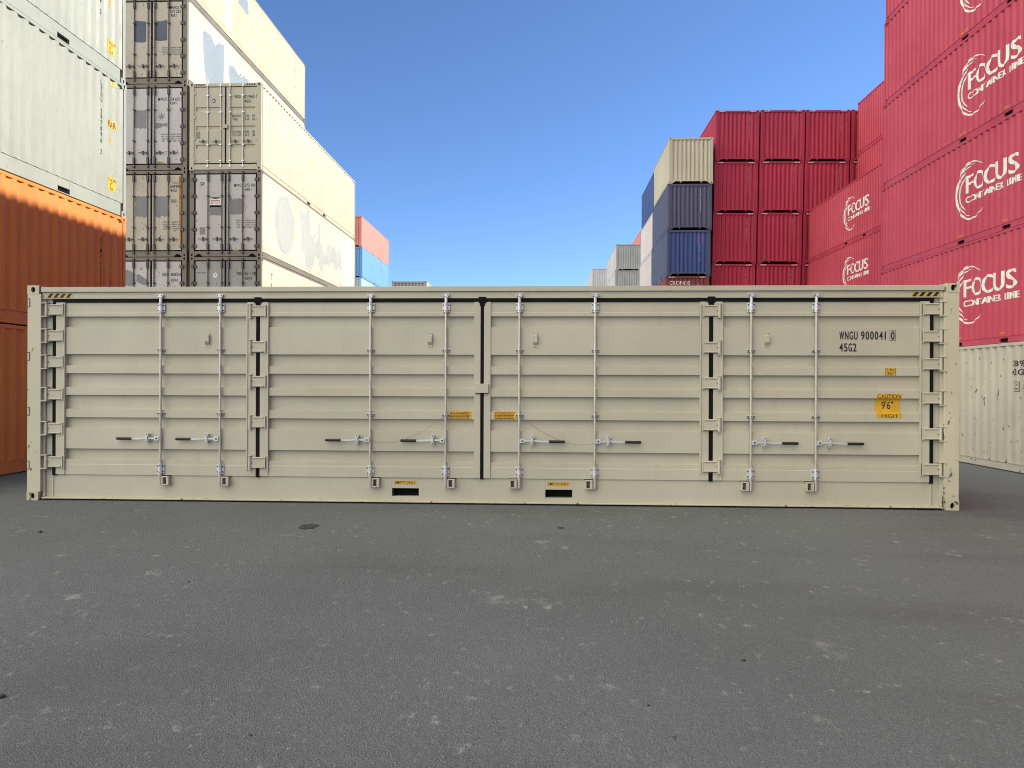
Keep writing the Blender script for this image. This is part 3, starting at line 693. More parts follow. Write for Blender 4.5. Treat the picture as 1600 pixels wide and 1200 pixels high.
# ------------------------------------------------------------------ near-left stack (20 ft, corner at the far end)
HS, HC, L20, L40 = 2.591, 2.896, 6.058, 12.192
SC = 'shipping container'
GL = 'twenty-foot containers of the near left stack'
XL = -8.33 - HX; YL = 6.19 - L20 / 2
org, oprof, _ = dry_container('shipping_container', L20, HS, 'orange', rail=0.235, pockets=(-2.75, -0.9))
org.location = (XL, YL, 0); tag(org, 'orange container on the ground at the left edge, carrying another orange one', SC, GL)
o2 = copy_tree(org); o2.location.z = HS; tag(o2, 'orange container directly under the lower white one, its top edge sunlit', SC, GL)
d = Deco(); d.vtext('OTMU250827', 2.09, 1.98, 0.090, 'ink', 1.15); d.build('container_number', o2, on_side(1, oprof), ub=breaks(oprof, 1)); d = Deco(); d.vtext('L 2250', 2.42, 2.36, 0.075, 'ink', 1.3); d.build('container_number', o2, on_side(1, oprof), ub=breaks(oprof, 1))
d = Deco(); d.rect(2.42, 2.53, 1.36, 1.54, 'yellow'); d.text('2.6m', 2.435, 1.47, 0.045, w=0.08); d.text("8'6\"", 2.44, 1.385, 0.045, w=0.07); d.build('height_sticker', o2, on_side(1, oprof), ub=breaks(oprof, 1))
d = Deco(); d.rect(2.43, 2.53, 1.02, 1.17, 'fadedink'); d.rect(2.445, 2.515, 1.04, 1.15, 'orange', 1); d.build('approval_plate', o2, on_side(1, oprof), ub=breaks(oprof, 1))
wht, wprof, _ = dry_container('shipping_container', L20, HC, 'white', rail=0.295, pockets=(-0.95, 0.95))
wht.location = (XL, YL, 2 * HS); tag(wht, 'white container with yellow REAR sticker, resting on the upper orange one', SC, GL)
d = Deco(); d.vtext('LYGU 297096 2', 2.09, 2.66, 0.098, 'ink', 1.22); d.build('container_number', wht, on_side(1, wprof), ub=breaks(wprof, 1)); d = Deco(); d.vtext('LYGU', 2.43, 2.46, 0.07, 'fadedink', 1.5); d.build('container_number', wht, on_side(1, wprof), ub=breaks(wprof, 1))
d = Deco(); d.rect(2.35, 2.66, 1.78, 1.96, 'yellow'); d.text('REAR', 2.36, 1.80, 0.13, w=0.28); d.build('caution_sticker', wht, on_side(1, wprof), ub=breaks(wprof, 1))
d = Deco(); d.rect(2.42, 2.53, 1.46, 1.62, 'yellow'); d.text('2.9m', 2.435, 1.555, 0.04, w=0.08); d.text("9'6\"", 2.44, 1.485, 0.04, w=0.07); d.build('height_sticker', wht, on_side(1, wprof), ub=breaks(wprof, 1))
d = Deco(); d.rect(2.36, 2.65, 0.46, 0.76, 'yellow'); d.text('CAUTION', 2.37, 0.66, 0.065, w=0.27); d.text("9'6\"", 2.44, 0.575, 0.065, w=0.11); d.text('HIGH', 2.42, 0.485, 0.065, w=0.16); d.build('caution_sticker', wht, on_side(1, wprof), ub=breaks(wprof, 1))
d = Deco()
rnd = random.Random(2)
for u in (2.42, 2.56): d.poly(ragged(u, u + 0.10, 2.70, 2.80, rnd, 0.02, 0.03), 'hazard')
d.build('hazard_stripe', wht, on_side(1, wprof), ub=breaks(wprof, 1))
w2 = copy_tree(wht); w2.location.z = 2 * HS + HC; w2.location.x -= 0.02; tag(w2, 'topmost white container of the near left stack, cut by the photo edge', SC, GL)

# ------------------------------------------------------------------ tall stack of refrigerated containers behind, door ends in shade, sides in sun
GR = 'containers of the tall white stack'
XB, XA, YS = -8.63 - HX, -11.15 - HX, 14.68 + L40 / 2
def S(prof): return on_side(1, prof, HX - 0.006)
def end_print(root, u=0.36, v=1.10, m='fadedink'):
    d = Deco()
    for i, (a, t) in enumerate((('GROSS WT', '34.000KG 74.960LB'), ('PAYLOAD', '29.400KG 64.820LB'), ('TARE WT', '4.600KG 10.140LB'), ('CUBE', '67.7CBM 2.390FT'))):
        d.text(a, u, v + 0.09 - i * 0.075, 0.042, m, w=0.24 if i < 3 else 0.12); d.text(t, u + 0.30, v + 0.09 - i * 0.075, 0.042, m, w=0.40)
    d.build('weight_lettering', root, E40)
E40 = on_end(L40, None, 0.018)
def place(o, x, y, z, label, group, dx=0.0): o.location = (x + dx, y, z); return tag(o, label, SC, group)
rnd = random.Random(11)
# right-hand column
b2, pr = reefer('refrigerated_container', HC, 'reefer', 'doorgrey'); place(b2, XB, YS, HC, 'grey-doored container with T and R lettered on its side, lowest visible of front column', GR, 0.02)
d = Deco(); d.text('TRIU', 0.36, 2.285, 0.11, w=0.24); d.text('851178 2', 0.645, 2.285, 0.11, w=0.47); d.text('45R1', 0.655, 2.125, 0.105, w=0.235); d.build('container_number', b2, E40)
d = Deco(); d.text('TRITON', -1.00, 2.345, 0.045, 'fadedink', w=0.33); d.build('owner_name', b2, E40)
d = Deco(); d.poly(blob(-0.345, 2.28, 0.075, 0.088, rnd), 'chalk'); d.poly(blob(-0.335, 2.30, 0.018, 0.028, rnd), 'patchgrey', 1); d.build('round_sticker', b2, E40)
d = Deco(); d.vtext('TR', -5.22, 2.46, 0.22, 'fadedink', 1.5, 0.9); d.build('lettering', b2, S(pr))
b3, pr = reefer('refrigerated_container', HC, 'reefer', 'doorwhite'); place(b3, XB, YS, 2 * HC, 'white container with big pale grey oval and blotches on its sunlit side', GR, 0.015)
d = Deco(); d.text('MWCU', 0.28, 2.33, 0.10, w=0.29); d.text('573 705 8', 0.645, 2.33, 0.10, w=0.45); d.text('45R1', 0.655, 2.19, 0.095, w=0.215); d.build('container_number', b3, E40); end_print(b3)
d = Deco(); d.poly(ragged(-0.545, -0.145, 1.40, 1.72, rnd, 0.02, 0.03), 'patchgrey'); d.poly(ragged(0.15, 0.585, 1.42, 1.94, rnd, 0.06, 0.02, 0.03), 'patchgrey'); d.build('paint_patch', b3, E40)
d = Deco(); d.rect(-0.54, -0.15, 1.66, 2.00, 'chalk'); d.rect(-0.53, -0.16, 1.69, 1.725, 'ink', 1); d.poly([(-0.54, 1.99), (-0.15, 1.99), (-0.22, 1.95), (-0.345, 1.93), (-0.47, 1.95)], 'ink', 1); d.rect(-0.50, -0.20, 1.85, 1.885, 'redink', 1); d.rect(-0.51, -0.42, 1.78, 1.81, 'ink', 1); d.rect(-0.37, -0.19, 1.785, 1.805, 'redink', 1); d.build('warning_sticker', b3, E40)
d = Deco(); d.poly(blob(-0.80, 2.44, 0.062, 0.062, rnd, 20, 0.01), 'blueink'); d.poly(blob(-0.80, 2.445, 0.022, 0.025, rnd, 12, 0.01), 'chalk', 1); d.build('round_sticker', b3, E40)
d = Deco(); d.rect(-0.88, -0.69, 0.75, 0.99, 'plate'); d.build('data_plate', b3, E40)
d = Deco(); d.rect(0.25, 0.455, 0.17, 0.24, 'olive'); d.build('sticker', b3, E40)
d = Deco(); d.poly(blob(-3.84, 1.52, 0.98, 1.05, rnd, 44, 0.025), 'patchpale'); d.poly(blob(-3.80, 1.50, 0.84, 0.96, rnd, 44, 0.03), 'patchpale', 1)
d.poly([(-2.2, 2.40), (-1.95, 2.5), (-1.5, 2.42), (-1.15, 2.72), (-1.0, 2.30), (-0.92, 1.85), (-0.55, 1.70), (-0.35, 1.95), (0.0, 1.95), (0.15, 2.43), (0.32, 2.40), (0.38, 1.66), (0.75, 1.62), (0.85, 1.35), (1.25, 1.30), (1.30, 0.9), (0.78, 0.85), (0.74, 0.47), (0.40, 0.55), (0.20, 0.95), (-0.30, 1.02), (-0.55, 0.62), (-0.85, 0.27), (-1.35, 0.36), (-1.6, 0.75), (-2.0, 1.0), (-1.9, 1.7)], 'patchpale')
d.poly([(1.30, 1.80), (1.62, 1.95), (2.05, 1.74), (2.44, 1.93), (2.75, 1.62), (3.1, 1.88), (3.60, 1.84), (3.66, 1.0), (3.2, 1.12), (2.7, 0.80), (2.2, 1.22), (1.7, 0.92), (1.3, 1.0)], 'patchpale'); d = roughen(d, rnd); d.build('paint_patch', b3, S(pr))
d = Deco(); d.rect(4.05, 5.55, 0.45, 2.58, 'pale'); d.build('repair_panel', b3, S(pr)); M['repair'] = M['pale']
# cream dry container on top of that column, with pressed-rib doors
b4, bp, _ = dry_container('shipping_container', L40, HC, 'cream', frame='cream', rail=0.17, pockets=(-1.05, 1.05), end='door', stripes=None)
place(b4, XB, YS, 3 * HC, 'cream corrugated container with clean ribbed doors, topmost of the front column', GR)
def ribbed_doors(root, L, H, mat):
    hl = L / 2; YD = -hl + 0.03
    k = MB(); k.box(-1.14, 1.14, YD + 0.037, YD + 0.05, 0.20, H - 0.115, 'black'); k.box(-0.022, 0.022, YD - 0.006, YD + 0.03, 0.21, H - 0.12, 'black'); k.build('door_gasket', root)
    pf = [(0.235, 0)]
    for z in (0.78, 1.40, 2.03): pf += [(z - 0.075, 0), (z - 0.05, 0.03), (z + 0.05, 0.03), (z + 0.075, 0)]
    pf.append((H - 0.135, 0))
    for s in (-1, 1):
        d = MB(); a, c = sorted((s * 0.12, s * 1.00))
        for (z0, d0), (z1, d1) in zip(pf[:-1], pf[1:]): d.poly([(a, YD + d0, z0), (c, YD + d0, z0), (c, YD + d1, z1), (a, YD + d1, z1)], mat)
        d.box(*sorted((s * 0.026, s * 0.12)), YD - 0.004, YD + 0.035, 0.235, H - 0.135, mat); d.box(*sorted((s * 1.00, s * 1.10)), YD - 0.004, YD + 0.035, 0.235, H - 0.135, mat)
        dd = d.build('door', root, 0.004)
        for bx in (0.16, 0.60):
            lock_bar(dd, s * bx, YD - 0.028, 0.13, H - 0.075, 'bar', 'steel', 0.016, (), (0.84, 1.92, H - 0.42, 0.30))
            h = MB(); hx = s * bx; h.box(*sorted((hx, hx + s * 0.30)), YD - 0.045, YD - 0.034, 0.945, 0.963, 'dullsteel'); h.box(*sorted((hx + s * 0.15, hx + s * 0.185)), YD - 0.05, YD, 0.91, 1.01, 'dullsteel'); h.build('door_handle', dd)
        for z in (0.34, 1.05, 1.76, H - 0.34):
            h = MB(); h.box(*sorted((s * 1.02, s * 1.17)), YD - 0.022, YD + 0.005, z - 0.05, z + 0.05, mat); h.build('hinge', dd, 0.004)
    lb = MB(); lb.box(-0.085, 0.085, YD - 0.05, YD - 0.004, 1.385, 1.50, mat); lb.build('lock_box', root, 0.006)
ribbed_doors(b4, L40, HC, 'cream')
ED = on_end(L40, None, 0.028)
d = Deco(); d.text('WNGU', 0.29, 2.385, 0.105, w=0.215); d.text('517465', 0.645, 2.385, 0.105, w=0.33); d.text('0', 1.04, 2.385, 0.105, ws=0.6); d.text('45G1', 0.645, 2.24, 0.10, w=0.215); d.build('container_number', b4, ED); d = Deco()
for blk in ((('MAX GROSS', '32 500', 'KGS', 1.76), ('TARE', '4 100', 'KGS', 1.65)), (('PAYLOAD', '28 400', 'KGS', 1.23), ('CU CAP', '76.4', 'CBM', 1.125))):
    for t, q, un, v in blk:
        d.text(t, 0.23, v, 0.085, 'fadedink', w=0.29 if len(t) > 5 else 0.18); d.text(q, 0.655, v, 0.08, 'fadedink', w=0.14); d.text(un, 0.90, v, 0.08, 'fadedink', w=0.09)
    d.build('weight_lettering', b4, ED); d = Deco()
d = Deco(); d.rect(-0.45, -0.35, 2.25, 2.38, 'blueink'); d.rect(-0.42, -0.385, 2.28, 2.34, 'chalk', 1); d.build('sticker', b4, ED)
d = Deco(); d.rect(-1.07 + 0.06, -0.87, 1.06, 1.29, 'plate'); d.build('data_plate', b4, ED)
hazard(b4, L40, HC, (None, 'ink'))
# left-hand column
a2, pr = reefer('refrigerated_container', HC, 'reefer', 'doorwhite'); place(a2, XA, YS, HC, 'dirty white container with slanting grey paint smear on its doors, lowest of rear column', GR)
d = Deco(); d.rect(0.38, 0.60, 2.26, 2.37, 'patchgrey'); d.text('808501', 0.68, 2.265, 0.105, w=0.33); d.text('9', 1.06, 2.265, 0.105, ws=0.6); d.text('45R1', 0.68, 2.075, 0.10, w=0.235); d.build('container_number', a2, E40)
d = Deco(); d.poly([(-0.98, 2.50), (-0.80, 2.47), (-0.55, 2.36), (-0.53, 2.0), (-0.72, 1.92), (-0.9, 1.96)], 'patchgrey'); d.poly([(-0.50, 2.32), (-0.42, 2.33), (-0.11, 2.12), (-0.14, 1.97), (-0.24, 1.95), (-0.50, 2.08)], 'patchgrey'); d.build('paint_patch', a2, E40)
d = Deco(); d.poly(blob(-0.34, 2.52, 0.042, 0.055, rnd, 12, 0.02), 'fadedink'); d.poly(blob(-0.34, 2.525, 0.028, 0.035, rnd, 12, 0.02), 'doorwhite', 1); d.build('round_sticker', a2, E40)
a3, pr = reefer('refrigerated_container', HC, 'reefer', 'doordirty'); place(a3, XA, YS, 2 * HC, 'white container with two grey paint squares and rusty orange strip by its hinges', GR)
d = Deco(); d.text('698 838 9', 0.65, 2.31, 0.10, w=0.45); d.text('45G1', 0.655, 2.18, 0.095, w=0.21); d.text('TRIU', 0.70, 2.44, 0.07, 'plate', w=0.26); d.build('container_number', a3, E40); end_print(a3, 0.40, 1.06)
d = Deco(); d.poly(ragged(-0.55, -0.15, 1.36, 2.04, rnd, 0.03, 0.06, 0.02), 'patchgrey'); d.poly(ragged(0.13, 0.60, 1.37, 2.04, rnd, 0.03, 0.06, 0.02), 'patchgrey'); d.build('paint_patch', a3, E40)
d = Deco(); d.poly([(0.985, 0.30), (1.03, 0.28), (1.03, 2.70), (0.94, 2.70), (0.955, 1.6)], 'rustband'); d.build('rust_strip', a3, E40)
d = Deco(); d.rect(0.67, 0.86, 1.82, 1.93, 'plate'); d.build('sticker', a3, E40)
a4, pr = reefer('refrigerated_container', HC, 'reefer', 'doorwhite'); place(a4, XA, YS, 3 * HC, 'white container with a grey seven-pointed star on its right door', GR)
d = Deco(); d.text('MWCU', 0.22, 2.335, 0.10, w=0.29); d.text('524 655 9', 0.61, 2.335, 0.10, w=0.44); d.text('45R1', 0.62, 2.205, 0.095, w=0.215); d.build('container_number', a4, E40); end_print(a4, 0.33, 1.10)
d = Deco(); d.poly(ragged(-0.595, -0.175, 1.43, 2.025, rnd, 0.004, 0.06, 0.01), 'patchgrey'); d.poly([(0.13, 1.60), (0.30, 1.59), (0.36, 1.56), (0.44, 1.585), (0.54, 1.59), (0.54, 1.47), (0.40, 1.49), (0.30, 1.44), (0.18, 1.40), (0.13, 1.43)], 'patchgrey'); d.build('paint_patch', a4, E40)
d = Deco(); st = []
for k in range(14):
    t = math.pi / 2 + math.pi * k / 7; rr = 0.165 if k % 2 == 0 else 0.050; st.append((0.335 + rr * math.cos(t), 1.81 + rr * math.sin(t)))
d.poly(st, 'patchgrey'); d.build('star_emblem', a4, E40)
d = Deco(); d.rect(0.20, 0.40, 0.215, 0.29, 'olive'); d.build('sticker', a4, E40)
a5, pr = reefer('refrigerated_container', HC, 'reefer', 'doordirty'); place(a5, XA, YS, 4 * HC, 'weathered white container with navy paint squares on doors and slate blotches on side', GR)
d = Deco(); d.text('MWCU', 0.63, 2.50, 0.10, w=0.29); d.text('571 233 2', 0.63, 2.37, 0.10, w=0.44); d.text('45R1', 0.64, 2.24, 0.095, w=0.19); d.build('container_number', a5, E40); end_print(a5, 0.34, 1.10)
d = Deco(); d.poly([(-0.62, 2.12), (-0.5, 2.135), (-0.2, 2.09), (-0.20, 1.42), (-0.30, 1.40), (-0.5, 1.40), (-0.61, 1.43)], 'patchblue'); d.poly([(0.10, 2.09), (0.3, 2.10), (0.52, 2.14), (0.52, 1.46), (0.3, 1.44), (0.10, 1.46)], 'patchblue'); d.build('paint_patch', a5, E40)
d = Deco(); d.poly([(-4.98, 2.20), (-4.75, 2.36), (-4.3, 2.38), (-4.0, 2.22), (-3.6, 2.50), (-3.23, 2.52), (-3.25, 1.8), (-3.28, 0.9), (-4.0, 0.7), (-4.65, 0.6), (-4.85, 1.2)], 'patchslate'); d.poly([(-2.85, 1.95), (-2.4, 2.12), (-1.9, 2.02), (-1.5, 2.18), (-0.95, 2.16), (-0.9, 1.4), (-1.5, 1.0), (-2.6, 1.0)], 'patchslate'); d = roughen(d, rnd); d.build('paint_patch', a5, S(pr))
a6, pr = reefer('refrigerated_container', HC, 'yellowed', 'doordirty'); place(a6, XA, YS, 5 * HC, 'yellowed cream container crowning the tall white stack with a plain sunlit side', GR)
d = Deco(); d.rect(-3.30, -2.55, 0.42, 2.30, 'reefer'); d.build('repair_panel', a6, S(pr))
d = Deco(); d.poly([(-2.05, 1.90), (-1.6, 2.3), (-1.05, 2.42), (-0.96, 1.96), (-1.2, 1.82), (-1.6, 1.90)], 'patchslate'); d.build('paint_patch', a6, S(pr))
d = Deco(); d.vtext('TRIA', 4.55, 2.45, 0.16, 'plate', 2.4); d.build('lettering', a6, S(pr))

# ------------------------------------------------------------------ farther stacks
HID = 'lower container of a far stack, out of sight behind the beige side-door container'
GH = 'hidden lower containers'
def hidden(proto, x, y, z):
    o = copy_tree(proto); o.location = (x, y, z); o.rotation_euler = (0, 0, 0); tag(o, HID, SC, GH); return o
plain40, _, _ = dry_container('shipping_container', L40, HC, 'grey', stripes=None, lite=True)
plain20, _, _ = dry_container('shipping_container', L20, HS, 'grey', stripes=None, lite=True)
place(plain40, XB, YS, 0, HID, GH); hidden(plain40, XA, YS, 0)
# far left, beyond the tall stack
XF, YF = -16.6 - HX, 60 + L40 / 2; GF = 'three containers stacked far off on the left'
fr, _, _ = dry_container('shipping_container', L40, HC, 'salmon', stripes=None); place(fr, XF, YF, 5 * HC, 'faded red container on top of the blue one, far off on the left', GF)
fb, _, _ = dry_container('shipping_container', L40, HC, 'sky_blue', stripes=None); place(fb, XF, YF, 4 * HC, 'bright blue container between a faded red and a pale blue one', GF, 0.08)
fp, _, _ = dry_container('shipping_container', L40, HC, 'pale_blue', stripes=None); place(fp, XF, YF, 3 * HC, 'pale blue container peeping out under the bright blue one', GF)
for k in range(3): hidden(plain40, XF, YF, k * HC)
fg, _, _ = dry_container('shipping_container', L40, HC, 'cream', endm='grey', frame='grey', stripes=None); place(fg, -7.45 - HX, 41.7 + L40 / 2, 2 * HC, 'grey-ended container with cream side, just peeping over the beige container roof', 'lone low stack in the distance')
for k in range(2): hidden(plain40, -7.45 - HX, 41.7 + L40 / 2, k * HC)

# ------------------------------------------------------------------ right side: 20 ft stacks along the lane
LEAN = 0.024
def lean(z): return LEAN * z - 0.20
XR = 7.58 + HX; YR = 32.6 + L20 / 2; ZR = -0.10; GN = 'twenty-foot stack beside the crimson wall'
def num_end(root, L, ep, t, u, v, h=0.07, m='chalk', pitch=1.33):
    d = Deco(); d.vtext(t, u, v, h, m, pitch, 0.8); d.build('container_number', root, on_end(L, ep), ub=[a for a, q in ep])
r6, _, ep = dry_container('shipping_container', L20, HS, 'cream', stripes=None); place(r6, XR, YR, ZR + 5 * HS, 'cream twenty-foot container topping the navy ones', GN, lean(13))
num_end(r6, L20, ep, 'WNGU 2209150', 0.66, 2.33, 0.072, 'ink', 1.45)
r5, _, ep = dry_container('shipping_container', L20, HS, 'navy', stripes=None); place(r5, XR, YR, ZR + 4 * HS, 'dull navy container right under the cream one', GN, lean(10.4))
num_end(r5, L20, ep, 'FSCU 7310424', 0.58, 2.27, 0.072, 'chalk', 1.45)
r4, _, ep = dry_container('shipping_container', L20, HS, 'navy', endm='blue', frame='navy', stripes=None); place(r4, XR, YR, ZR + 3 * HS, 'container with bright royal blue end, above the oxide red one', GN, lean(7.8))
num_end(r4, L20, ep, 'FSCU 4186', 0.62, 1.72, 0.07, 'chalk', 1.40)
d = Deco(); d.rect(0.42, 0.86, 1.78, 2.34, 'blueink'); d.build('paint_patch', r4, on_end(L20, ep), ub=[a for a, q in ep])
r3, _, ep = dry_container('shipping_container', L20, HS, 'brown', stripes=('brown', 'chalk')); place(r3, XR, YR, ZR + 2 * HS, 'oxide red container lettered CRONOS on its end', GN, lean(5.2))
d = Deco(); d.text('CRONOS', -1.02 + 0.02, 2.12, 0.20, 'chalk', w=1.17); d.build('lettering', r3, on_end(L20, ep), ub=[a for a, q in ep]); num_end(r3, L20, ep, 'CRXU', 0.60, 2.20, 0.07)
place(plain20, XR + lean(0), YR, ZR, HID, GH); hidden(plain20, XR + lean(HS), YR, ZR + HS)
YQ = 39.6 + L20 / 2; GQ = 'stack behind the cream and navy stack'
q6, _, _ = dry_container('shipping_container', L20, HS, 'blue', stripes=None); place(q6, XR, YQ, ZR + 5 * HS, 'bright dark blue container whose sloping side shows left of the cream one', GQ, lean(13) + 0.1)
pw, _, _ = dry_container('shipping_container', L20, HS, 'pinkwhite', stripes=None); place(pw, XR, YQ, ZR + 4 * HS, 'pale container directly under the dark blue one in the distance', GQ, lean(10.4) + 0.1)
q4 = copy_tree(pw); place(q4, XR, YQ, ZR + 3 * HS, 'pale container second below the dark blue one, cut by the beige roof line', GQ, lean(7.8) + 0.1)
for k in range(3): hidden(plain20, XR + lean(k * HS), YQ, ZR + k * HS)
YG = 64.6 + L40 / 2; GG = 'distant grey stack right of the open sky'
g6, _, _ = dry_container('shipping_container', L40, HS, 'pale', endm='grey', frame='grey', stripes=None); place(g6, XR, YG, ZR + 5 * HS, 'weathered grey container with rusty post, top of the distant grey stack', GG, lean(13) - 0.02)
g5 = copy_tree(g6); place(g5, XR, YG, ZR + 4 * HS, 'weathered grey container one below the top of the distant grey stack', GG, lean(10.4) - 0.06)
for k in range(4): hidden(g6, XR + lean(k * HS), YG, ZR + k * HS)
og = copy_tree(fr); place(og, 10.3 + HX, 67 + L40 / 2, -0.13 + 5 * HC, 'faded red-orange container showing a small corner above the distant grey one', 'rear row beyond the grey stack')
for k in range(5): hidden(plain40, 10.3 + HX, 67 + L40 / 2, -0.13 + k * HC)
lg, _, _ = dry_container('shipping_container', L40, HC, 'pale', endm='pale', stripes=None); place(lg, 6.95 + HX, 92 + L40 / 2, -0.1 + 5 * HC, 'pale container farthest away down the lane, left of the grey stack', 'farthest stack down the lane')
for k in range(5): hidden(plain40, 6.95 + HX, 92 + L40 / 2, -0.1 + k * HC)

# ------------------------------------------------------------------ crimson wall of container ends
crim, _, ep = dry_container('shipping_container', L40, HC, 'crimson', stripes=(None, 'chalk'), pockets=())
num_end(crim, L40, ep, 'FCLU 8804213 0', 0.66, 2.62, 0.088, 'chalk', 1.18)
GC = 'crimson container ends stacked in a wall'
colname = ['column next to the navy stack', 'second column from the navy stack', 'third column from the navy stack', 'narrow fourth column from the navy stack']
rowname = {5: 'top', 4: 'second-highest', 3: 'third-highest', 2: 'lowest visible'}
first = True
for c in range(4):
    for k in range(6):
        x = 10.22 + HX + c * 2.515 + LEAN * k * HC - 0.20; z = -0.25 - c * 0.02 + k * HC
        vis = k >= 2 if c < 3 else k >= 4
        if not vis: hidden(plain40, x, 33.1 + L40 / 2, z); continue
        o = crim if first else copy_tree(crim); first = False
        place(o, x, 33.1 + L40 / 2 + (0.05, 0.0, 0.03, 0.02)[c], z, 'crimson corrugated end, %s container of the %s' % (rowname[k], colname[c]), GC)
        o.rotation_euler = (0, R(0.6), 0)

# ------------------------------------------------------------------ pink containers with the ring logo
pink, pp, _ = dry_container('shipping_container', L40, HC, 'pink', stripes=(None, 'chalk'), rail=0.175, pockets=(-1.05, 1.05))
def logo(root, prof):
    d = Deco(); m = 'chalk'                # seen from -X: u = -y
    for t, u, w in (('F', -0.77, 0.36), ('O', -0.39, 0.47), ('C', 0.10, 0.45), ('U', 0.63, 0.42), ('S', 1.16, 0.42)):
        p, f = text2d(t); mx = max(a for a, b in p)
        for j in (-0.008, 0.008): d.add([(u + a * w / mx + j, 1.38 + b * 0.48) for a, b in p], f, m, 1 + 0.1 * j / 0.008)
    for j in (-0.016, 0.0, 0.016): d.text('CONTAINER LINE', -0.76 + j, 1.115, 0.165, m, w=2.42, lay=1 + j * 10)
    cu, cv = -0.50, 1.42
    def arc(ru, rv, a0, a1, w0, wm, w1, du=0, dv=0, n=26):
        pts, ws = [], []
        for i in range(n):
            t = R(a0 + (a1 - a0) * i / (n - 1)); q = i / (n - 1)
            pts.append((cu + du + ru * math.cos(t), cv + dv + rv * math.sin(t))); ws.append(w0 + (wm - w0) * math.sin(math.pi * q) if q < 0.5 else w1 + (wm - w1) * math.sin(math.pi * q))
        d.band(pts, ws, m, 0)
    arc(0.76, 0.78, 50, 312, 0.012, 0.070, 0.018)
    arc(0.70, 0.70, 84, 255, 0.01, 0.05, 0.015, 0.05, 0.0)
    arc(0.62, 0.60, 120, 232, 0.01, 0.055, 0.01, 0.06, -0.02)
    arc(0.84, 0.82, 95, 140, 0.01, 0.03, 0.01, 0.0, 0.0)
    d.build('logo', root, on_side(-1, prof), ub=breaks(prof, -1))
logo(pink, pp)
d = Deco()
for u in (-1.05, 1.05): d.text('EMPTY ONLY', u - 0.16, 0.235, 0.055, 'amber', w=0.30)
d.build('fork_pocket_lettering', pink, on_side(-1, pp), ub=breaks(pp, -1))
GP = 'pink containers with the ring logo'
XP = 12.57 + HX; YP = 17.04 - L40 / 2; ZP = -0.225
nm = {5: 'topmost pink container of the near right stack, cut off by the top photo edge', 4: 'pink container second from the top of the near right stack', 3: 'pink FOCUS container third from the top of the near right stack',
      2: 'pink container with FOCUS logo, one above the lowest pink one at right', 1: 'lowest pink FOCUS container at right, resting level with the old white container top'}
first = True
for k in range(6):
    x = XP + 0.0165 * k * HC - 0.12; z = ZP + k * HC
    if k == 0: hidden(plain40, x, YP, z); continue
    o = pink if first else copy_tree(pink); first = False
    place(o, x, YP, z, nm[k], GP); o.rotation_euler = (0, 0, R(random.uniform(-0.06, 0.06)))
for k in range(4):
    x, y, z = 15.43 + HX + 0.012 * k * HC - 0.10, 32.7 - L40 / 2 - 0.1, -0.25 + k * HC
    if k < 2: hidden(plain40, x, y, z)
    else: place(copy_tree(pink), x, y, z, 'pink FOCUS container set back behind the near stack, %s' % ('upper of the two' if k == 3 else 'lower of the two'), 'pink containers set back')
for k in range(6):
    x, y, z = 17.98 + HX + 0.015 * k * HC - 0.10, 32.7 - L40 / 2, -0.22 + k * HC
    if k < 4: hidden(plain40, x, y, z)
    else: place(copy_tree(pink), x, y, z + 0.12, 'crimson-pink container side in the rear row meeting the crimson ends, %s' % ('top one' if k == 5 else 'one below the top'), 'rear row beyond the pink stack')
# the same row continues towards the viewer beyond the right edge and shades the yard
NG = 'pink container of the row continuing past the right edge of the photo'
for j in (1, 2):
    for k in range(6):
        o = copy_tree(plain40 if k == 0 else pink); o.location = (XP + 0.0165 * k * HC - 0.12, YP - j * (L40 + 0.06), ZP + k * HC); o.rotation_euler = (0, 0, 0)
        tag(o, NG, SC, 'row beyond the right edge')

# old white container in front of the pink row
ow, op, _ = dry_container('shipping_container', L40, HS, 'oldwhite', rail=0.165, pockets=(), stripes=None)
place(ow, 10.10 + HX, 9.70, -0.125, 'chipped old white container on the ground at the right edge, below the pink row', 'old containers at the right')
d = Deco(); d.text('7893', 4.13, 2.10, 0.115, w=0.43); d.text('42G1', 4.11, 1.93, 0.115, w=0.42); d.build('container_number', ow, on_side(-1, op), ub=breaks(op, -1))
d = Deco(); d.rect(4.22, 4.36, 1.60, 1.80, 'fadedink'); d.rect(4.235, 4.345, 1.615, 1.785, 'oldwhite', 1); d.text('2.6', 4.245, 1.72, 0.05, 'fadedink', w=0.09, lay=2); d.text("8'6", 4.245, 1.635, 0.05, 'fadedink', w=0.09, lay=2)
d.rect(4.46, 4.62, 1.60, 1.80, 'amber'); d.rect(4.475, 4.605, 1.615, 1.785, 'oldwhite', 1); d.text('G1', 4.485, 1.66, 0.08, 'fadedink', w=0.11, lay=2); d.build('height_sticker', ow, on_side(-1, op), ub=breaks(op, -1))

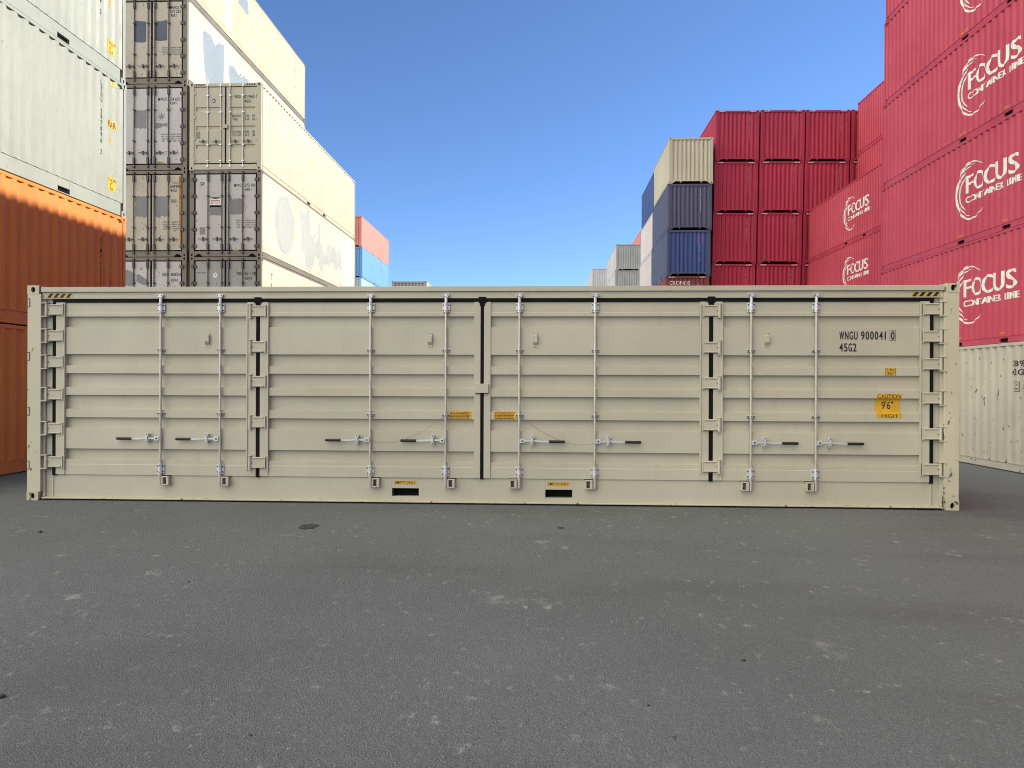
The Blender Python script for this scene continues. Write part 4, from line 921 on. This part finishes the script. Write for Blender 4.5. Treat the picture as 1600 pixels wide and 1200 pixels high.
# ------------------------------------------------------------------ small things on the asphalt
def gpoint(px, py):
    u, v = (px - 800) / 1170.0, -(py - 600) / 1170.0; c, s = math.cos(0.0037), math.sin(0.0037); u0, v0 = u * c - v * s, u * s + v * c
    a = R(2.66); t = -1.59 / v0; return 0.876 + t * (u0 * math.cos(a) - math.sin(a)), -9.78 + t * (u0 * math.sin(a) + math.cos(a))
def pebble(px, py, size, label, seed, mat='stone'):
    rnd = random.Random(seed); bm = bmesh.new(); bmesh.ops.create_icosphere(bm, subdivisions=2, radius=1)
    for v in bm.verts:
        k = 1 + rnd.uniform(-0.16, 0.16); v.co = Vector((v.co.x * size * k * 1.2, v.co.y * size * k, v.co.z * size * k * 0.62))
    me = bpy.data.meshes.new('pebble'); bm.to_mesh(me); bm.free(); me.materials.append(M[mat])
    x, y = gpoint(px, py); o = bpy.data.objects.new('pebble', me); C.objects.link(o); o.location = (x, y, ground_z(x) + size * 0.45); o.rotation_euler.z = rnd.uniform(0, 3)
    return tag(o, label, 'stone', 'loose stones on the asphalt')
pebble(1161, 1033, 0.012, 'grey pebble standing clear on the asphalt, right of the picture centre', 1, 'stone')
pebble(2, 1090, 0.016, 'dark stone lying at the left picture edge', 2)
pebble(1054, 1153, 0.008, 'dark pebble nearest the viewer on the right', 3)
pebble(1013, 1103, 0.008, 'flat dark pebble left of the grey one', 4)
pebble(63, 832, 0.018, 'dark crumb of stone near the left foot of the beige container', 5)
pebble(295, 910, 0.010, 'small dark pebble in the open left half of the asphalt', 6)
pebble(391, 1149, 0.007, 'tiny dark pebble near the lower left', 7)
def stain(px, py, rx, ry, label, seed):
    rnd = random.Random(seed); x, y = gpoint(px, py); n = 26; g = []
    for k in range(n):
        t = 2 * math.pi * k / n; q = 1 + rnd.uniform(-0.25, 0.25); g.append((x + rx * q * math.cos(t), y + ry * q * math.sin(t), ground_z(x) + 0.004))
    m = MB(); m.poly(g, 'oil'); o = m.build('oil_stain', normals=False); return tag(o, label, 'stain', 'oil stains on the asphalt')
stain(483, 823, 0.105, 0.15, 'dark ragged oil stain in front of the beige container doors', 3)
stain(876, 825, 0.035, 0.05, 'small dark oil spot in front of the right fork pocket', 5)
